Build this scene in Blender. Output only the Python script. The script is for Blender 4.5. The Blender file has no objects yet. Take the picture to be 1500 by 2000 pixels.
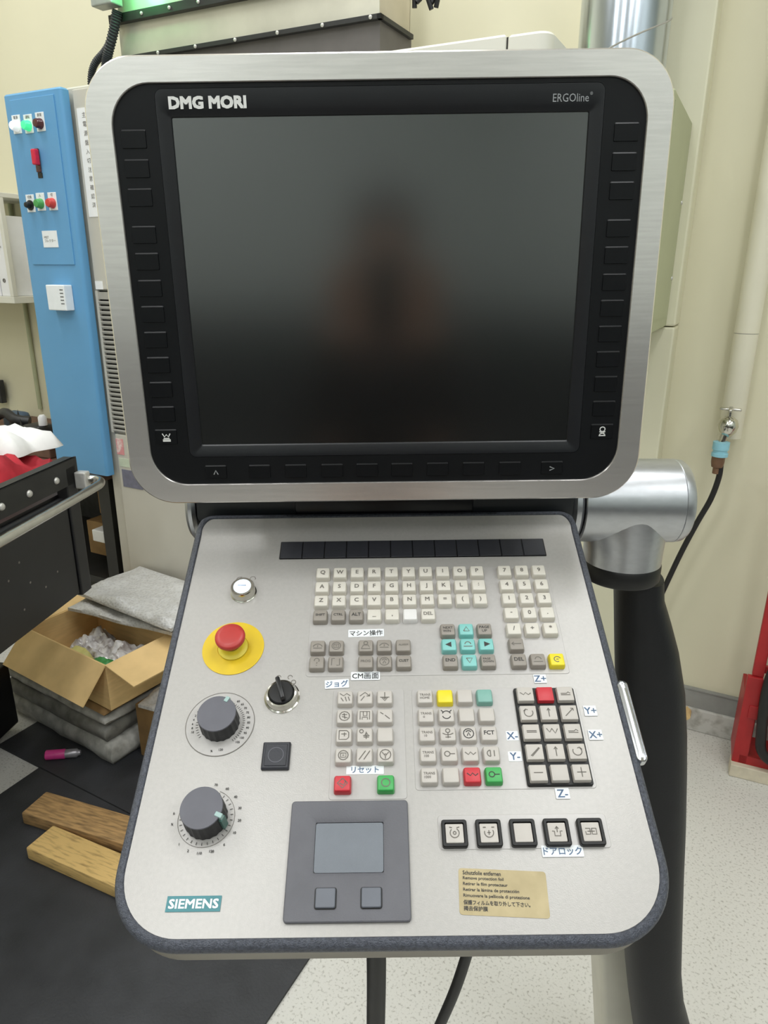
import bpy, bmesh, math, random
from mathutils import Vector, Matrix, noise
random.seed(7)
S = bpy.context.scene
COL = S.collection
PI = math.pi

# ------------------------------------------------------------------ camera
H = 1.55                                   # eye height (m)
FPX, PCX, PCY = 1387.0, 750.0, 1000.0      # focal length / centre for a 1500 x 2000 frame
_d = Vector((-28, 4095, 1387)).normalized()            # world "down" seen in the camera (x right, y down, z forward)
_y = (Vector((0, 0, 1)) - _d * _d.z).normalized()
_z = -_d
_x = _y.cross(_z)
R = Matrix((_x, _y, _z))                   # camera axes -> world
cam_data = bpy.data.cameras.new('camera')
cam = bpy.data.objects.new('camera', cam_data)
COL.objects.link(cam)
cam_data.sensor_fit = 'VERTICAL'
cam_data.sensor_height = 36.0
cam_data.lens = FPX / 2000.0 * 36.0
cam_data.clip_start = 0.02
M3 = Matrix((R @ Vector((1, 0, 0)), R @ Vector((0, -1, 0)), R @ Vector((0, 0, -1)))).transposed()
cam.matrix_world = Matrix.Translation((0, 0, H)) @ M3.to_4x4()
S.camera = cam

# ------------------------------------------------------------------ world, lamps, exposure
S.view_settings.view_transform = 'Standard'
S.view_settings.look = 'None'
S.view_settings.gamma = 1
S.view_settings.exposure = 0.24
S.view_settings.use_curve_mapping = False
w = bpy.data.worlds.new('world'); S.world = w; w.use_nodes = True
w.node_tree.nodes['Background'].inputs[0].default_value = (0.8, 0.85, 0.9, 1)
w.node_tree.nodes['Background'].inputs[1].default_value = 0.05
AX = math.radians(27)                      # the workshop's walls are turned 27 degrees from the camera's heading
U = Vector((math.cos(AX), -math.sin(AX), 0)); V = Vector((math.sin(AX), math.cos(AX), 0))
def P(u, d, z): return U * u + V * d + Vector((0, 0, z))
CEIL = 3.7
def tube_or_fill_light(x, y, power=16.5):
    l = bpy.data.lights.new('fluorescent_or_fill', 'AREA'); l.shape = 'RECTANGLE'; l.size = 1.25; l.size_y = 0.3
    l.energy = power; l.color = (0.965, 0.985, 1.0)
    o = bpy.data.objects.new('fluorescent_or_fill', l); COL.objects.link(o)
    o.location = (x, y, CEIL - 0.1); o.rotation_euler = (0, 0, PI / 2 - AX)
for (x, y) in ((0.78, 0.42), (-0.80, -0.30), (-2.1, 0.6), (1.9, -0.7), (-0.1, 1.75), (-1.6, 2.2), (-2.3, 2.7),
               (-2.4, -1.6), (-1.2, -2.6), (0.4, -2.2), (1.6, -2.6)):
    tube_or_fill_light(x, y, 6.5 if (x, y) == (-2.3, 2.7) else 16.5)  # the weak one is an added fill that brightens the wall's left part

# ------------------------------------------------------------------ materials
def lin(c):
    c = c / 255.0
    return c / 12.92 if c <= 0.04045 else ((c + 0.055) / 1.055) ** 2.4
def rgb(c): return (lin(c[0]), lin(c[1]), lin(c[2]), 1)
def mat(name, c, rough=0.5, metal=0.0, var=0.06, scale=20.0, bump=0.0, bscale=None, c2=None, spec=0.5, coat=0.0,
        stretch=None, trans=0.0, emit=0.0, kind='noise', lo=0.35, hi=0.65, ior=None, rvar=0.0):
    m = bpy.data.materials.new(name); m.use_nodes = True
    nt = m.node_tree; b = nt.nodes['Principled BSDF']
    tc = nt.nodes.new('ShaderNodeTexCoord'); mp = nt.nodes.new('ShaderNodeMapping')
    nt.links.new(tc.outputs['Object'], mp.inputs[0])
    if stretch: mp.inputs['Scale'].default_value = stretch
    if kind == 'voronoi':
        tx = nt.nodes.new('ShaderNodeTexVoronoi'); out = tx.outputs['Distance']
    else:
        tx = nt.nodes.new('ShaderNodeTexNoise'); out = tx.outputs['Fac']; tx.inputs['Detail'].default_value = 5
    tx.inputs['Scale'].default_value = scale
    nt.links.new(mp.outputs[0], tx.inputs['Vector'])
    rp = nt.nodes.new('ShaderNodeValToRGB')
    a = rgb(c)
    if c2 is None:
        k = 1 - var; k2 = 1 + var
        lo_c = (a[0] * k, a[1] * k, a[2] * k, 1); hi_c = (min(1, a[0] * k2), min(1, a[1] * k2), min(1, a[2] * k2), 1)
    else:
        lo_c, hi_c = rgb(c2), a
    rp.color_ramp.elements[0].color = lo_c; rp.color_ramp.elements[1].color = hi_c
    rp.color_ramp.elements[0].position = lo; rp.color_ramp.elements[1].position = hi
    nt.links.new(out, rp.inputs[0]); nt.links.new(rp.outputs[0], b.inputs['Base Color'])
    b.inputs['Roughness'].default_value = rough; b.inputs['Metallic'].default_value = metal
    b.inputs['Specular IOR Level'].default_value = spec
    if ior: b.inputs['IOR'].default_value = ior
    b.inputs['Coat Weight'].default_value = coat; b.inputs['Coat Roughness'].default_value = 0.15
    b.inputs['Transmission Weight'].default_value = trans
    if emit:
        b.inputs['Emission Color'].default_value = a; b.inputs['Emission Strength'].default_value = emit
    if bump:
        t2 = nt.nodes.new('ShaderNodeTexVoronoi' if kind == 'voronoi' else 'ShaderNodeTexNoise')
        t2.inputs['Scale'].default_value = bscale or scale * 3
        nt.links.new(mp.outputs[0], t2.inputs['Vector'])
        bp = nt.nodes.new('ShaderNodeBump'); bp.inputs['Strength'].default_value = bump; bp.inputs['Distance'].default_value = 0.002
        nt.links.new(t2.outputs['Distance' if kind == 'voronoi' else 'Fac'], bp.inputs['Height'])
        nt.links.new(bp.outputs[0], b.inputs['Normal'])
    return m
MT = {}
def mk(n, *a, **k): MT[n] = mat(n, *a, **k)
mk('wall_paint', (224, 219, 192), 0.55, var=0.03, scale=1.2, bump=0.05, bscale=60)
mk('front_wall_paint', (196, 204, 202), 0.6, var=0.03, scale=2)
mk('added_dark_panel', (42, 44, 46), 0.7, var=0.2, scale=0.9)
mk('column_paint', (228, 224, 198), 0.45, var=0.03, scale=2)
mk('floor_paint', (214, 212, 206), 0.42, c2=(160, 157, 149), scale=150, lo=0.27, hi=0.46, bump=0.08, bscale=30)
mk('ceiling_paint', (235, 233, 225), 0.8, var=0.03, scale=2)
mk('rubber_mat', (58, 59, 63), 0.6, c2=(42, 43, 46), scale=9, lo=0.3, hi=0.7, bump=0.5, bscale=160)
mk('grey_skirting', (150, 151, 147), 0.6, var=0.08, scale=12)
mk('white_curb', (205, 204, 198), 0.6, c2=(170, 168, 160), scale=30, lo=0.3, hi=0.5)
mk('brushed_aluminium', (236, 231, 227), 0.25, metal=0.86, var=0.05, scale=60, stretch=(0.35, 6, 6))
mk('cast_aluminium', (188, 190, 194), 0.32, metal=0.9, var=0.04, scale=180, stretch=(0.4, 1, 1))
mk('black_gloss', (19, 20, 23), 0.28, var=0.1, scale=8, spec=0.4)
mk('black_panel', (18, 19, 21), 0.36, var=0.12, scale=14, spec=0.22)
mk('screen_bevel', (26, 27, 30), 0.33, var=0.08, scale=14, spec=0.4)
mk('screen_glass', (4, 5, 5), 0.185, var=0.25, scale=3, spec=0.5, ior=2.35)
mk('key_black', (15, 16, 18), 0.34, var=0.08, scale=40, spec=0.22)
mk('print_white', (225, 225, 222), 0.5, var=0.03, scale=40)
mk('print_grey', (150, 152, 154), 0.5, var=0.03, scale=40)
mk('print_dark', (58, 56, 54), 0.6, var=0.08, scale=60)
mk('print_mid', (112, 107, 100), 0.6, var=0.08, scale=60)
mk('print_blue', (84, 108, 140), 0.6, var=0.15, scale=90)
mk('faceplate_paint', (180, 177, 173), 0.33, metal=0.12, var=0.025, scale=260, bump=0.06, bscale=900, spec=0.45)
mk('foil', (185, 182, 179), 0.33, metal=0.10, var=0.02, scale=240, spec=0.4)
mk('rim_rubber', (86, 90, 101), 0.45, c2=(64, 67, 76), scale=420, bump=0.6, bscale=900)
mk('housing_grey', (142, 136, 124), 0.55, var=0.05, scale=30)
mk('hinge_dark', (34, 37, 40), 0.4, var=0.15, scale=12)
mk('arm_black', (22, 23, 26), 0.48, spec=0.35, var=0.1, scale=30, bump=0.1, bscale=300)
mk('ring_black', (10, 10, 11), 0.5, var=0.1, scale=30)
mk('post_beige', (208, 205, 192), 0.5, var=0.04, scale=10)
mk('key_ivory', (218, 213, 202), 0.45, var=0.03, scale=60)
mk('key_taupe', (152, 145, 136), 0.45, var=0.05, scale=60)
mk('key_light', (198, 192, 185), 0.45, var=0.03, scale=60)
mk('key_white', (232, 230, 228), 0.45, var=0.02, scale=60)
mk('key_aqua', (132, 200, 194), 0.42, var=0.05, scale=60)
mk('key_teal', (128, 178, 166), 0.42, var=0.05, scale=60)
mk('key_yellow', (240, 220, 44), 0.42, var=0.04, scale=60)
mk('key_red', (204, 52, 62), 0.42, var=0.05, scale=60)
mk('key_green', (66, 170, 88), 0.42, var=0.05, scale=60)
mk('strip_black', (48, 49, 55), 0.5, var=0.1, scale=60, bump=0.1, bscale=400)
mk('pad_frame', (98, 98, 104), 0.5, var=0.06, scale=30, bump=0.15, bscale=700)
mk('pad_surface', (114, 120, 128), 0.42, var=0.04, scale=30, bump=0.15, bscale=900)
mk('pad_button', (104, 108, 117), 0.45, var=0.05, scale=30)
mk('knob_grey', (98, 98, 106), 0.5, var=0.05, scale=50)
mk('knob_side', (34, 34, 36), 0.55, var=0.1, scale=50)
mk('pointer_teal', (160, 188, 184), 0.45, var=0.05, scale=50)
mk('pointer_green', (72, 112, 104), 0.45, var=0.05, scale=50)
mk('estop_red', (186, 58, 54), 0.38, var=0.06, scale=50)
mk('estop_yellow', (222, 190, 34), 0.42, var=0.05, scale=40)
mk('estop_collar', (222, 204, 60), 0.42, var=0.05, scale=40)
mk('chrome', (205, 203, 194), 0.16, metal=1, var=0.05, scale=20)
mk('chrome_blur', (200, 202, 206), 0.24, metal=1, var=0.1, scale=20)
mk('lamp_lens', (222, 236, 250), 0.3, var=0.03, scale=60, emit=0.75)
mk('teal_plate', (66, 134, 142), 0.45, var=0.05, scale=50)
mk('tan_label', (196, 180, 140), 0.6, c2=(176, 160, 122), scale=45, lo=0.3, hi=0.7)
mk('tape_white', (236, 240, 242), 0.45, var=0.02, scale=50)
mk('blue_paint', (98, 158, 203), 0.42, var=0.03, scale=4)
mk('cabinet_paint', (198, 194, 182), 0.45, var=0.03, scale=4)
mk('machine_white', (226, 224, 212), 0.42, var=0.02, scale=4)
mk('olive_paint', (178, 182, 148), 0.5, var=0.03, scale=6)
mk('slot_dark', (50, 48, 44), 0.7, var=0.1, scale=20)
mk('slat_grey', (168, 165, 156), 0.5, var=0.05, scale=20)
mk('galvanised', (206, 203, 188), 0.42, metal=0.5, var=0.08, scale=7)
mk('beige_sheet', (198, 188, 164), 0.5, var=0.05, scale=8)
mk('dark_sheet', (92, 88, 86), 0.5, var=0.1, scale=10)
mk('black_steel', (33, 33, 32), 0.5, var=0.2, scale=20)
mk('spiral_steel', (196, 204, 214), 0.2, metal=1, var=0.06, scale=9, stretch=(1, 1, 0.1))
mk('hose_black', (40, 43, 47), 0.5, var=0.1, scale=40)
mk('cable_black', (26, 26, 27), 0.5, var=0.1, scale=40)
mk('pipe_cream', (226, 221, 200), 0.4, var=0.03, scale=6)
mk('tap_blue', (150, 206, 222), 0.45, var=0.05, scale=60)
mk('brass_brown', (124, 94, 72), 0.45, metal=0.3, var=0.1, scale=60)
mk('rack_red', (172, 34, 37), 0.45, var=0.1, scale=20)
mk('cylinder_red', (150, 22, 30), 0.35, var=0.1, scale=20)
mk('label_blue', (64, 84, 150), 0.5, var=0.1, scale=40)
mk('foot_beige', (214, 204, 182), 0.6, var=0.08, scale=30)
mk('cart_black', (27, 27, 29), 0.45, c2=(19, 19, 21), scale=8, lo=0.3, hi=0.7)
mk('screw_white', (205, 203, 198), 0.35, metal=0.4, var=0.05, scale=80)
mk('steel_tube', (190, 188, 182), 0.25, metal=1, var=0.05, scale=40)
mk('cloth_red', (186, 38, 52), 0.75, c2=(138, 16, 30), scale=16, lo=0.3, hi=0.65)
mk('cloth_white', (234, 233, 231), 0.7, var=0.04, scale=24, bump=0.2, bscale=30)
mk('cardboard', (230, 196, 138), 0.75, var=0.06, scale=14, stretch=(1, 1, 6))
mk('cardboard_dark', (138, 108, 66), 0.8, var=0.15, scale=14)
mk('foam_grey', (196, 194, 188), 0.5, c2=(146, 144, 138), scale=26, lo=0.3, hi=0.65, bump=0.4, bscale=70)
mk('foam_dark', (146, 144, 137), 0.55, c2=(104, 102, 97), scale=22, lo=0.3, hi=0.65, bump=0.4, bscale=70)
mk('bubble_wrap', (204, 203, 200), 0.32, c2=(184, 182, 178), scale=110, kind='voronoi', lo=0.1, hi=0.6, bump=0.8, bscale=110, spec=0.6)
mk('clear_plastic', (232, 229, 228), 0.16, c2=(150, 140, 136), scale=30, lo=0.35, hi=0.6, bump=0.6, bscale=40, spec=0.8)
mk('plastic_green', (60, 140, 70), 0.4, var=0.1, scale=30)
mk('plastic_yellow', (214, 206, 130), 0.5, var=0.1, scale=30)
mk('wood_a', (186, 148, 98), 0.75, c2=(108, 86, 58), scale=14, lo=0.25, hi=0.6, stretch=(1.2, 9, 9), bump=0.3, bscale=30)
mk('wood_b', (222, 186, 120), 0.75, c2=(138, 110, 68), scale=14, lo=0.2, hi=0.5, stretch=(1.2, 9, 9), bump=0.3, bscale=30)
mk('pink_plastic', (226, 70, 150), 0.35, var=0.06, scale=40)
mk('silver_label', (176, 172, 178), 0.35, metal=0.5, var=0.1, scale=60)
mk('tool_dark', (46, 46, 48), 0.45, var=0.3, scale=30)
mk('tool_brown', (104, 76, 62), 0.6, var=0.2, scale=30)
mk('tool_orange', (226, 128, 52), 0.45, var=0.1, scale=30)
mk('tool_steel', (170, 170, 166), 0.3, metal=0.8, var=0.1, scale=30)
mk('tool_blue', (74, 92, 112), 0.5, var=0.1, scale=30)
mk('shelf_white', (220, 218, 206), 0.5, var=0.03, scale=10)
mk('binder_white', (236, 236, 238), 0.5, var=0.02, scale=20)
mk('binder_green', (96, 130, 84), 0.5, var=0.1, scale=20)
mk('paper', (240, 240, 238), 0.6, var=0.02, scale=30)
mk('paper_red', (222, 150, 150), 0.6, c2=(236, 214, 206), scale=24, lo=0.4, hi=0.5)
mk('paper_green', (200, 210, 186), 0.6, var=0.04, scale=30)
mk('sticker_violet', (112, 112, 130), 0.4, var=0.15, scale=40)
mk('lamp_white', (244, 246, 246), 0.3, var=0.02, scale=30, emit=0.35)
mk('lamp_green', (70, 230, 150), 0.25, var=0.05, scale=60, emit=0.55)
mk('lamp_off_red', (78, 28, 32), 0.2, var=0.1, scale=60, coat=0.5)
mk('button_black', (20, 20, 22), 0.35, var=0.1, scale=60)
mk('button_green', (76, 160, 84), 0.4, var=0.1, scale=60)
mk('button_red', (204, 66, 60), 0.4, var=0.1, scale=60)
mk('switch_red', (206, 36, 66), 0.35, var=0.1, scale=60)
mk('beacon_green', (40, 240, 110), 0.4, var=0.02, scale=30, emit=2.5)
mk('bracket_grey', (168, 172, 170), 0.4, metal=0.4, var=0.08, scale=30)
mk('skin', (196, 150, 124), 0.5, var=0.05, scale=30)

# ------------------------------------------------------------------ mesh helpers
def new_bm(): return bmesh.new()
def mesh(bm, name, smooth=None):
    bmesh.ops.recalc_face_normals(bm, faces=bm.faces)
    me = bpy.data.meshes.new(name); bm.to_mesh(me); bm.free()
    if smooth is not None:
        for p in me.polygons: p.use_smooth = True
        if smooth < 180:
            try: me.set_sharp_from_angle(angle=math.radians(smooth))
            except Exception: pass
    return me
def obj(name, src, m, parent=None, smooth=None, loc=None, rot=None, label=None, kind=None):
    me = src if isinstance(src, bpy.types.Mesh) else mesh(src, name, smooth)
    if m is not None and not me.materials: me.materials.append(MT[m])
    o = bpy.data.objects.new(name, me); COL.objects.link(o)
    if parent is not None: o.parent = parent
    if loc is not None: o.location = loc
    if rot is not None: o.rotation_euler = rot
    if label: o['label'] = label
    if kind: o['kind'] = kind
    return o
def tag(o, label, cat, group=None):
    o['label'] = label; o['category'] = cat
    if group: o['group'] = group
    return o
def thing(name, label, cat, matrix=None, group=None):
    o = bpy.data.objects.new(name, None); o.empty_display_size = 0.05; COL.objects.link(o)
    if matrix is not None: o.matrix_world = matrix
    return tag(o, label, cat, group)
def room(u, d, z=0.0, turn=0.0):          # local x along the wall, local y away from the viewer
    return Matrix.Translation(P(u, d, z)) @ Matrix.Rotation(-AX + turn, 4, 'Z')
def add_box(bm, x0, x1, y0, y1, z0, z1, bev=0.0, seg=2):
    vs = [bm.verts.new((x, y, z)) for x in (x0, x1) for y in (y0, y1) for z in (z0, z1)]
    fs = [bm.faces.new([vs[i] for i in q]) for q in ((0, 1, 3, 2), (4, 6, 7, 5), (0, 4, 5, 1), (2, 3, 7, 6), (0, 2, 6, 4), (1, 5, 7, 3))]
    if bev:
        es = list({e for f in fs for e in f.edges})
        bmesh.ops.bevel(bm, geom=es, offset=bev, segments=seg, profile=0.5, affect='EDGES')
    return bm
def box(*a, **k): return add_box(new_bm(), *a, **k)
def rrect(x0, x1, y0, y1, r, n=8):
    """counter-clockwise outline of a rounded rectangle; r one radius or four (bl, br, tr, tl)"""
    if not isinstance(r, (tuple, list)): r = (r,) * 4
    pts = []
    for (cx, cy, q, a0) in ((x0 + r[0], y0 + r[0], r[0], PI), (x1 - r[1], y0 + r[1], r[1], 1.5 * PI), (x1 - r[2], y1 - r[2], r[2], 0), (x0 + r[3], y1 - r[3], r[3], PI / 2)):
        for i in range(n + 1):
            a = a0 + PI / 2 * i / n
            pts.append((cx + q * math.cos(a), cy + q * math.sin(a)))
    return pts
def loft(bm, loops, cap0=True, cap1=True):
    rings = [[bm.verts.new(p) for p in L] for L in loops]
    n = len(rings[0])
    for a, b in zip(rings, rings[1:]):
        for i in range(n):
            bm.faces.new((a[i], a[(i + 1) % n], b[(i + 1) % n], b[i]))
    if cap0: bm.faces.new(rings[0][::-1])
    if cap1: bm.faces.new(rings[-1])
    return bm
def L3(pts, z): return [(p[0], p[1], z) for p in pts]
def plate(x0, x1, y0, y1, z0, z1, r=0.001, bev=0.0, n=4):
    loops = [L3(rrect(x0, x1, y0, y1, r, n), z0)]
    if bev:
        loops.append(L3(rrect(x0, x1, y0, y1, r, n), z1 - bev))
        loops.append(L3(rrect(x0 + bev, x1 - bev, y0 + bev, y1 - bev, max(r - bev, 0.0002), n), z1))
    else: loops.append(L3(rrect(x0, x1, y0, y1, r, n), z1))
    return loft(new_bm(), loops)
def lathe(profile, n=32, bm=None, c=(0, 0, 0), closed=False):
    bm = bm or new_bm()
    loops = [[(c[0] + r * math.cos(2 * PI * i / n), c[1] + r * math.sin(2 * PI * i / n), c[2] + z) for i in range(n)] for r, z in profile]
    return loft(bm, loops)
def tube(pts, r, n=12, bm=None, flat=None):
    """tube through points; r a number or list; flat = (a, b) scale of the section"""
    bm = bm or new_bm()
    pts = [Vector(p) for p in pts]
    rs = r if isinstance(r, (list, tuple)) else [r] * len(pts)
    loops = []; up = None
    for i, p in enumerate(pts):
        t = (pts[min(i + 1, len(pts) - 1)] - pts[max(i - 1, 0)]).normalized()
        if up is None:
            up = Vector((0, 0, 1)) if abs(t.z) < 0.9 else Vector((0, -1, 0))
        s = t.cross(up).normalized(); up = s.cross(t).normalized()
        a, b = flat or (1, 1)
        loops.append([tuple(p + s * (rs[i] * a * math.cos(2 * PI * k / n)) + up * (rs[i] * b * math.sin(2 * PI * k / n))) for k in range(n)])
    return loft(bm, loops)
def smooth_path(pts, n=6):
    pts = [Vector(p) for p in pts]; out = []
    for i in range(len(pts) - 1):
        p0 = pts[max(i - 1, 0)]; p1 = pts[i]; p2 = pts[i + 1]; p3 = pts[min(i + 2, len(pts) - 1)]
        for k in range(n):
            t = k / n
            out.append(0.5 * ((2 * p1) + (p2 - p0) * t + (2 * p0 - 5 * p1 + 4 * p2 - p3) * t * t + (3 * p1 - p0 - 3 * p2 + p3) * t ** 3))
    out.append(pts[-1]); return out
def ribbons(strokes, width, z=0.0, h=0.0004):
    """flat printed lines: each stroke a list of (x, y) points"""
    bm = new_bm()
    for st in strokes:
        p = [Vector((a, b, 0)) for a, b in st]
        L = []; Rr = []
        for i, q in enumerate(p):
            t = (p[min(i + 1, len(p) - 1)] - p[max(i - 1, 0)])
            if t.length < 1e-9: t = Vector((1, 0, 0))
            t.normalize(); s = Vector((-t.y, t.x, 0)) * width / 2
            L.append(bm.verts.new((q.x + s.x, q.y + s.y, z + h))); Rr.append(bm.verts.new((q.x - s.x, q.y - s.y, z + h)))
        for i in range(len(p) - 1):
            bm.faces.new((L[i], Rr[i], Rr[i + 1], L[i + 1]))
    return bm
def polys(ps, z):
    bm = new_bm()
    for p in ps: bm.faces.new([bm.verts.new((a, b, z)) for a, b in p])
    return bm
def text_mesh(s, wmax, hmax, bold=0.0, shear=0.0, stretch=False, line=1.0):
    """lettering as a flat mesh centred on the origin, fitted into wmax x hmax"""
    c = bpy.data.curves.new('lettering', 'FONT'); c.body = s; c.align_x = 'LEFT' if '\n' in s else 'CENTER'; c.align_y = 'TOP_BASELINE'
    c.shear = shear; c.resolution_u = 2; c.space_line = line
    o = bpy.data.objects.new('lettering', c); COL.objects.link(o)
    dg = bpy.context.evaluated_depsgraph_get()
    me = bpy.data.meshes.new_from_object(o.evaluated_get(dg))
    bpy.data.objects.remove(o); bpy.data.curves.remove(c)
    me.materials.clear()
    if len(me.vertices) == 0: return None
    xs = [v.co.x for v in me.vertices]; ys = [v.co.y for v in me.vertices]
    x0, x1, y0, y1 = min(xs), max(xs), min(ys), max(ys)
    sx = wmax / max(x1 - x0, 1e-6); sy = hmax / max(y1 - y0, 1e-6)
    if not stretch: sx = sy = min(sx, sy)
    if len(s) == 1 and s.isascii(): sx = sy = hmax / .72; y0, y1 = (y0 + y1) / 2 - .36 if s in '=+-:' else -.36 + .36, .72 if s not in '=+-:' else (y0 + y1) / 2 + .36
    for v in me.vertices:
        v.co.x = (v.co.x - (x0 + x1) / 2) * sx; v.co.y = (v.co.y - (y0 + y1) / 2) * sy; v.co.z = 0
    if bold > .009:                       # heavier strokes: the same outline printed again slightly shifted
        q = bold * min(sx, sy); vs = [tuple(v.co) for v in me.vertices]; fs = [tuple(p.vertices) for p in me.polygons]; nv = len(vs)
        V2, F2 = [], []
        for k, (a, b) in enumerate(((-1, -1), (1, -1), (1, 1), (-1, 1))):
            V2 += [(x + a * q, y + b * q, 0.00001 * k) for x, y, z in vs]; F2 += [tuple(i + k * nv for i in f) for f in fs]
        me = bpy.data.meshes.new('lettering'); me.from_pydata(V2, [], F2)
    return me
def lettering(s, m, parent, x, y, z, wmax, hmax, name='lettering', rot=None, **k):
    me = text_mesh(s, wmax, hmax, **k)
    if me is None: return None
    return obj(name, me, m, parent, loc=(x, y, z), rot=rot)
def blob(w, l, h, seed, nx=14, ny=10, amp=0.25, f=3.0, edge=0.18, base=0.0):
    """a soft crumpled pillow lying on z=0"""
    bm = new_bm(); top = []; bot = []
    for j in range(ny + 1):
        rt = []; rb = []
        for i in range(nx + 1):
            s = i / nx; t = j / ny
            e = min(1, min(s, 1 - s, t, 1 - t) / edge); e = math.sqrt(max(0, 1 - (1 - e) ** 2))
            nz = noise.noise(Vector((s * f + seed, t * f - seed, seed * 0.37)))
            nz2 = noise.noise(Vector((s * f * 3 + seed, t * f * 3, seed))) * 0.4
            z = h * (0.35 * 0 + e * (1 - amp + amp * (nz + nz2) * 1.6))
            dx = noise.noise(Vector((s * 3, t * 3, seed + 9))) * 0.03 * w; dy = noise.noise(Vector((s * 3, t * 3, seed + 19))) * 0.03 * l
            rt.append(bm.verts.new(((s - 0.5) * w + dx, (t - 0.5) * l + dy, max(z, base) + 0.0015)))
            rb.append(bm.verts.new(((s - 0.5) * w + dx, (t - 0.5) * l + dy, 0)))
        top.append(rt); bot.append(rb)
    for j in range(ny):
        for i in range(nx):
            bm.faces.new((top[j][i], top[j][i + 1], top[j + 1][i + 1], top[j + 1][i]))
            bm.faces.new((bot[j][i], bot[j + 1][i], bot[j + 1][i + 1], bot[j][i + 1]))
    for j in range(ny):
        for i in (0, nx): bm.faces.new((top[j][i], top[j + 1][i], bot[j + 1][i], bot[j][i]))
    for i in range(nx):
        for j in (0, ny): bm.faces.new((top[j][i], top[j][i + 1], bot[j][i + 1], bot[j][i]))
    return bm
# measuring helpers: where a line of sight through the photograph meets a wall-parallel plane or a level plane
def sight(x, y): return R @ Vector(((x - PCX) / FPX, (y - PCY) / FPX, 1))
def on_plane(x, y, d):
    r = sight(x, y); q = r * (d / r.dot(V)); return (q.dot(U), d, q.z + H)
def on_level(x, y, z):
    r = sight(x, y); q = r * ((z - H) / r.z); return (q.dot(U), q.dot(V), z)

# ------------------------------------------------------------------ the room
UL, UR, DB, DF = -3.9, 2.6, 2.45, -3.6
def struct(name, bm, m, matrix=None, smooth=None):
    o = obj(name, bm, m, smooth=smooth); o['kind'] = 'structure'
    if matrix is not None: o.matrix_world = matrix
    return o
RM = room(0, 0)
struct('floor', box(UL - .1, UR + .1, DF - .1, DB + .1, -0.1, 0), 'floor_paint', RM)
struct('ceiling', box(UL - .1, UR + .1, DF - .1, DB + .1, CEIL, CEIL + 0.1), 'ceiling_paint', RM)
struct('wall_back', box(UL - .1, UR + .1, DB, DB + .1, 0, CEIL), 'wall_paint', RM)
struct('wall_left', box(UL - .1, UL, DF, DB, 0, CEIL), 'wall_paint', RM)
struct('wall_right', box(UR, UR + .1, DF, DB, 0, CEIL), 'front_wall_paint', RM)
struct('added_panel_right', box(UR - .02, UR, DF + .02, 0.9, 0, 1.42), 'added_dark_panel', RM)  # unseen dark panel, added to darken the right of the display's reflection
struct('wall_front', box(UL - .1, UR + .1, DF - .1, DF, 0, CEIL), 'front_wall_paint', RM)
struct('added_panel_front', box(UL, UR, DF, DF + .02, 0, 1.42), 'added_dark_panel', RM)  # added out of view so that the lower display mirrors something dark
bb = new_bm(); add_box(bb, -0.55, UR, DB - 0.012, DB, 0.088, 0.158); add_box(bb, -0.55, UR, DB - 0.016, DB, 0.158, 0.163)
struct('baseboard_back', bb, 'grey_skirting', RM)
struct('trim_1', box(-0.55, UR, DB - 0.022, DB, 0, 0.088, bev=0.004), 'white_curb', RM)
col = new_bm(); add_box(col, -0.52, -0.221, 2.33, DB, 0, 1.398, bev=0.006); add_box(col, -0.52, -0.221, 2.33, DB, 1.401, CEIL, bev=0.006)
struct('trim_2', col, 'column_paint', RM)
mats_z = 0.008
def floor_mat(name, corners, label):
    bm = new_bm(); loft(bm, [[(c[0], c[1], 0.0) for c in corners], [(c[0], c[1], mats_z) for c in corners]])
    o = obj(name, bm, 'rubber_mat'); o.matrix_world = RM; return tag(o, label, 'mat')
floor_mat('rubber_mat', [(-1.874, 1.207), (-1.86, -1.2), (-0.722, -1.2), (-0.722, 1.034), (-0.722, 1.159)], 'large black rubber floor mat under the console and the wooden blocks')
floor_mat('rubber_mat', [(-2.098, 1.222), (-0.80, 1.165), (-0.80, 1.83), (-2.085, 1.83)], 'black rubber floor mat under the cardboard box and wrapped sheets')

# ------------------------------------------------------------------ the pendant: local frames of screen and console (x right, y up, z to the operator)
def frame(xv, yv, o):
    x = Vector(xv).normalized(); y = Vector(yv); y = (y - x * x.dot(y)).normalized(); z = x.cross(y)
    m = Matrix((x, y, z)).transposed().to_4x4(); m.translation = Vector(o) + Vector((0, 0, H)); return m
SCR = frame((0.9998, 0.0018, 0.0195), (-0.0195, 0.0139, 0.9997), (-0.1941, 0.7205, 0.1301))
CON = frame((0.9998, 0.0063, 0.0185), (-0.0141, 0.8873, 0.4609), (-0.2149, 0.8092, -0.29))
def con_at(x, y, h=0.0):                   # photograph -> console face coordinates (m)
    r = sight(x, y); n = Vector(CON.col[2][:3]); o = CON.translation - Vector((0, 0, H)) + n * h
    q = r * (o.dot(n) / r.dot(n)) - o
    return q.dot(Vector(CON.col[0][:3])), q.dot(Vector(CON.col[1][:3]))
mm = 0.001

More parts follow.
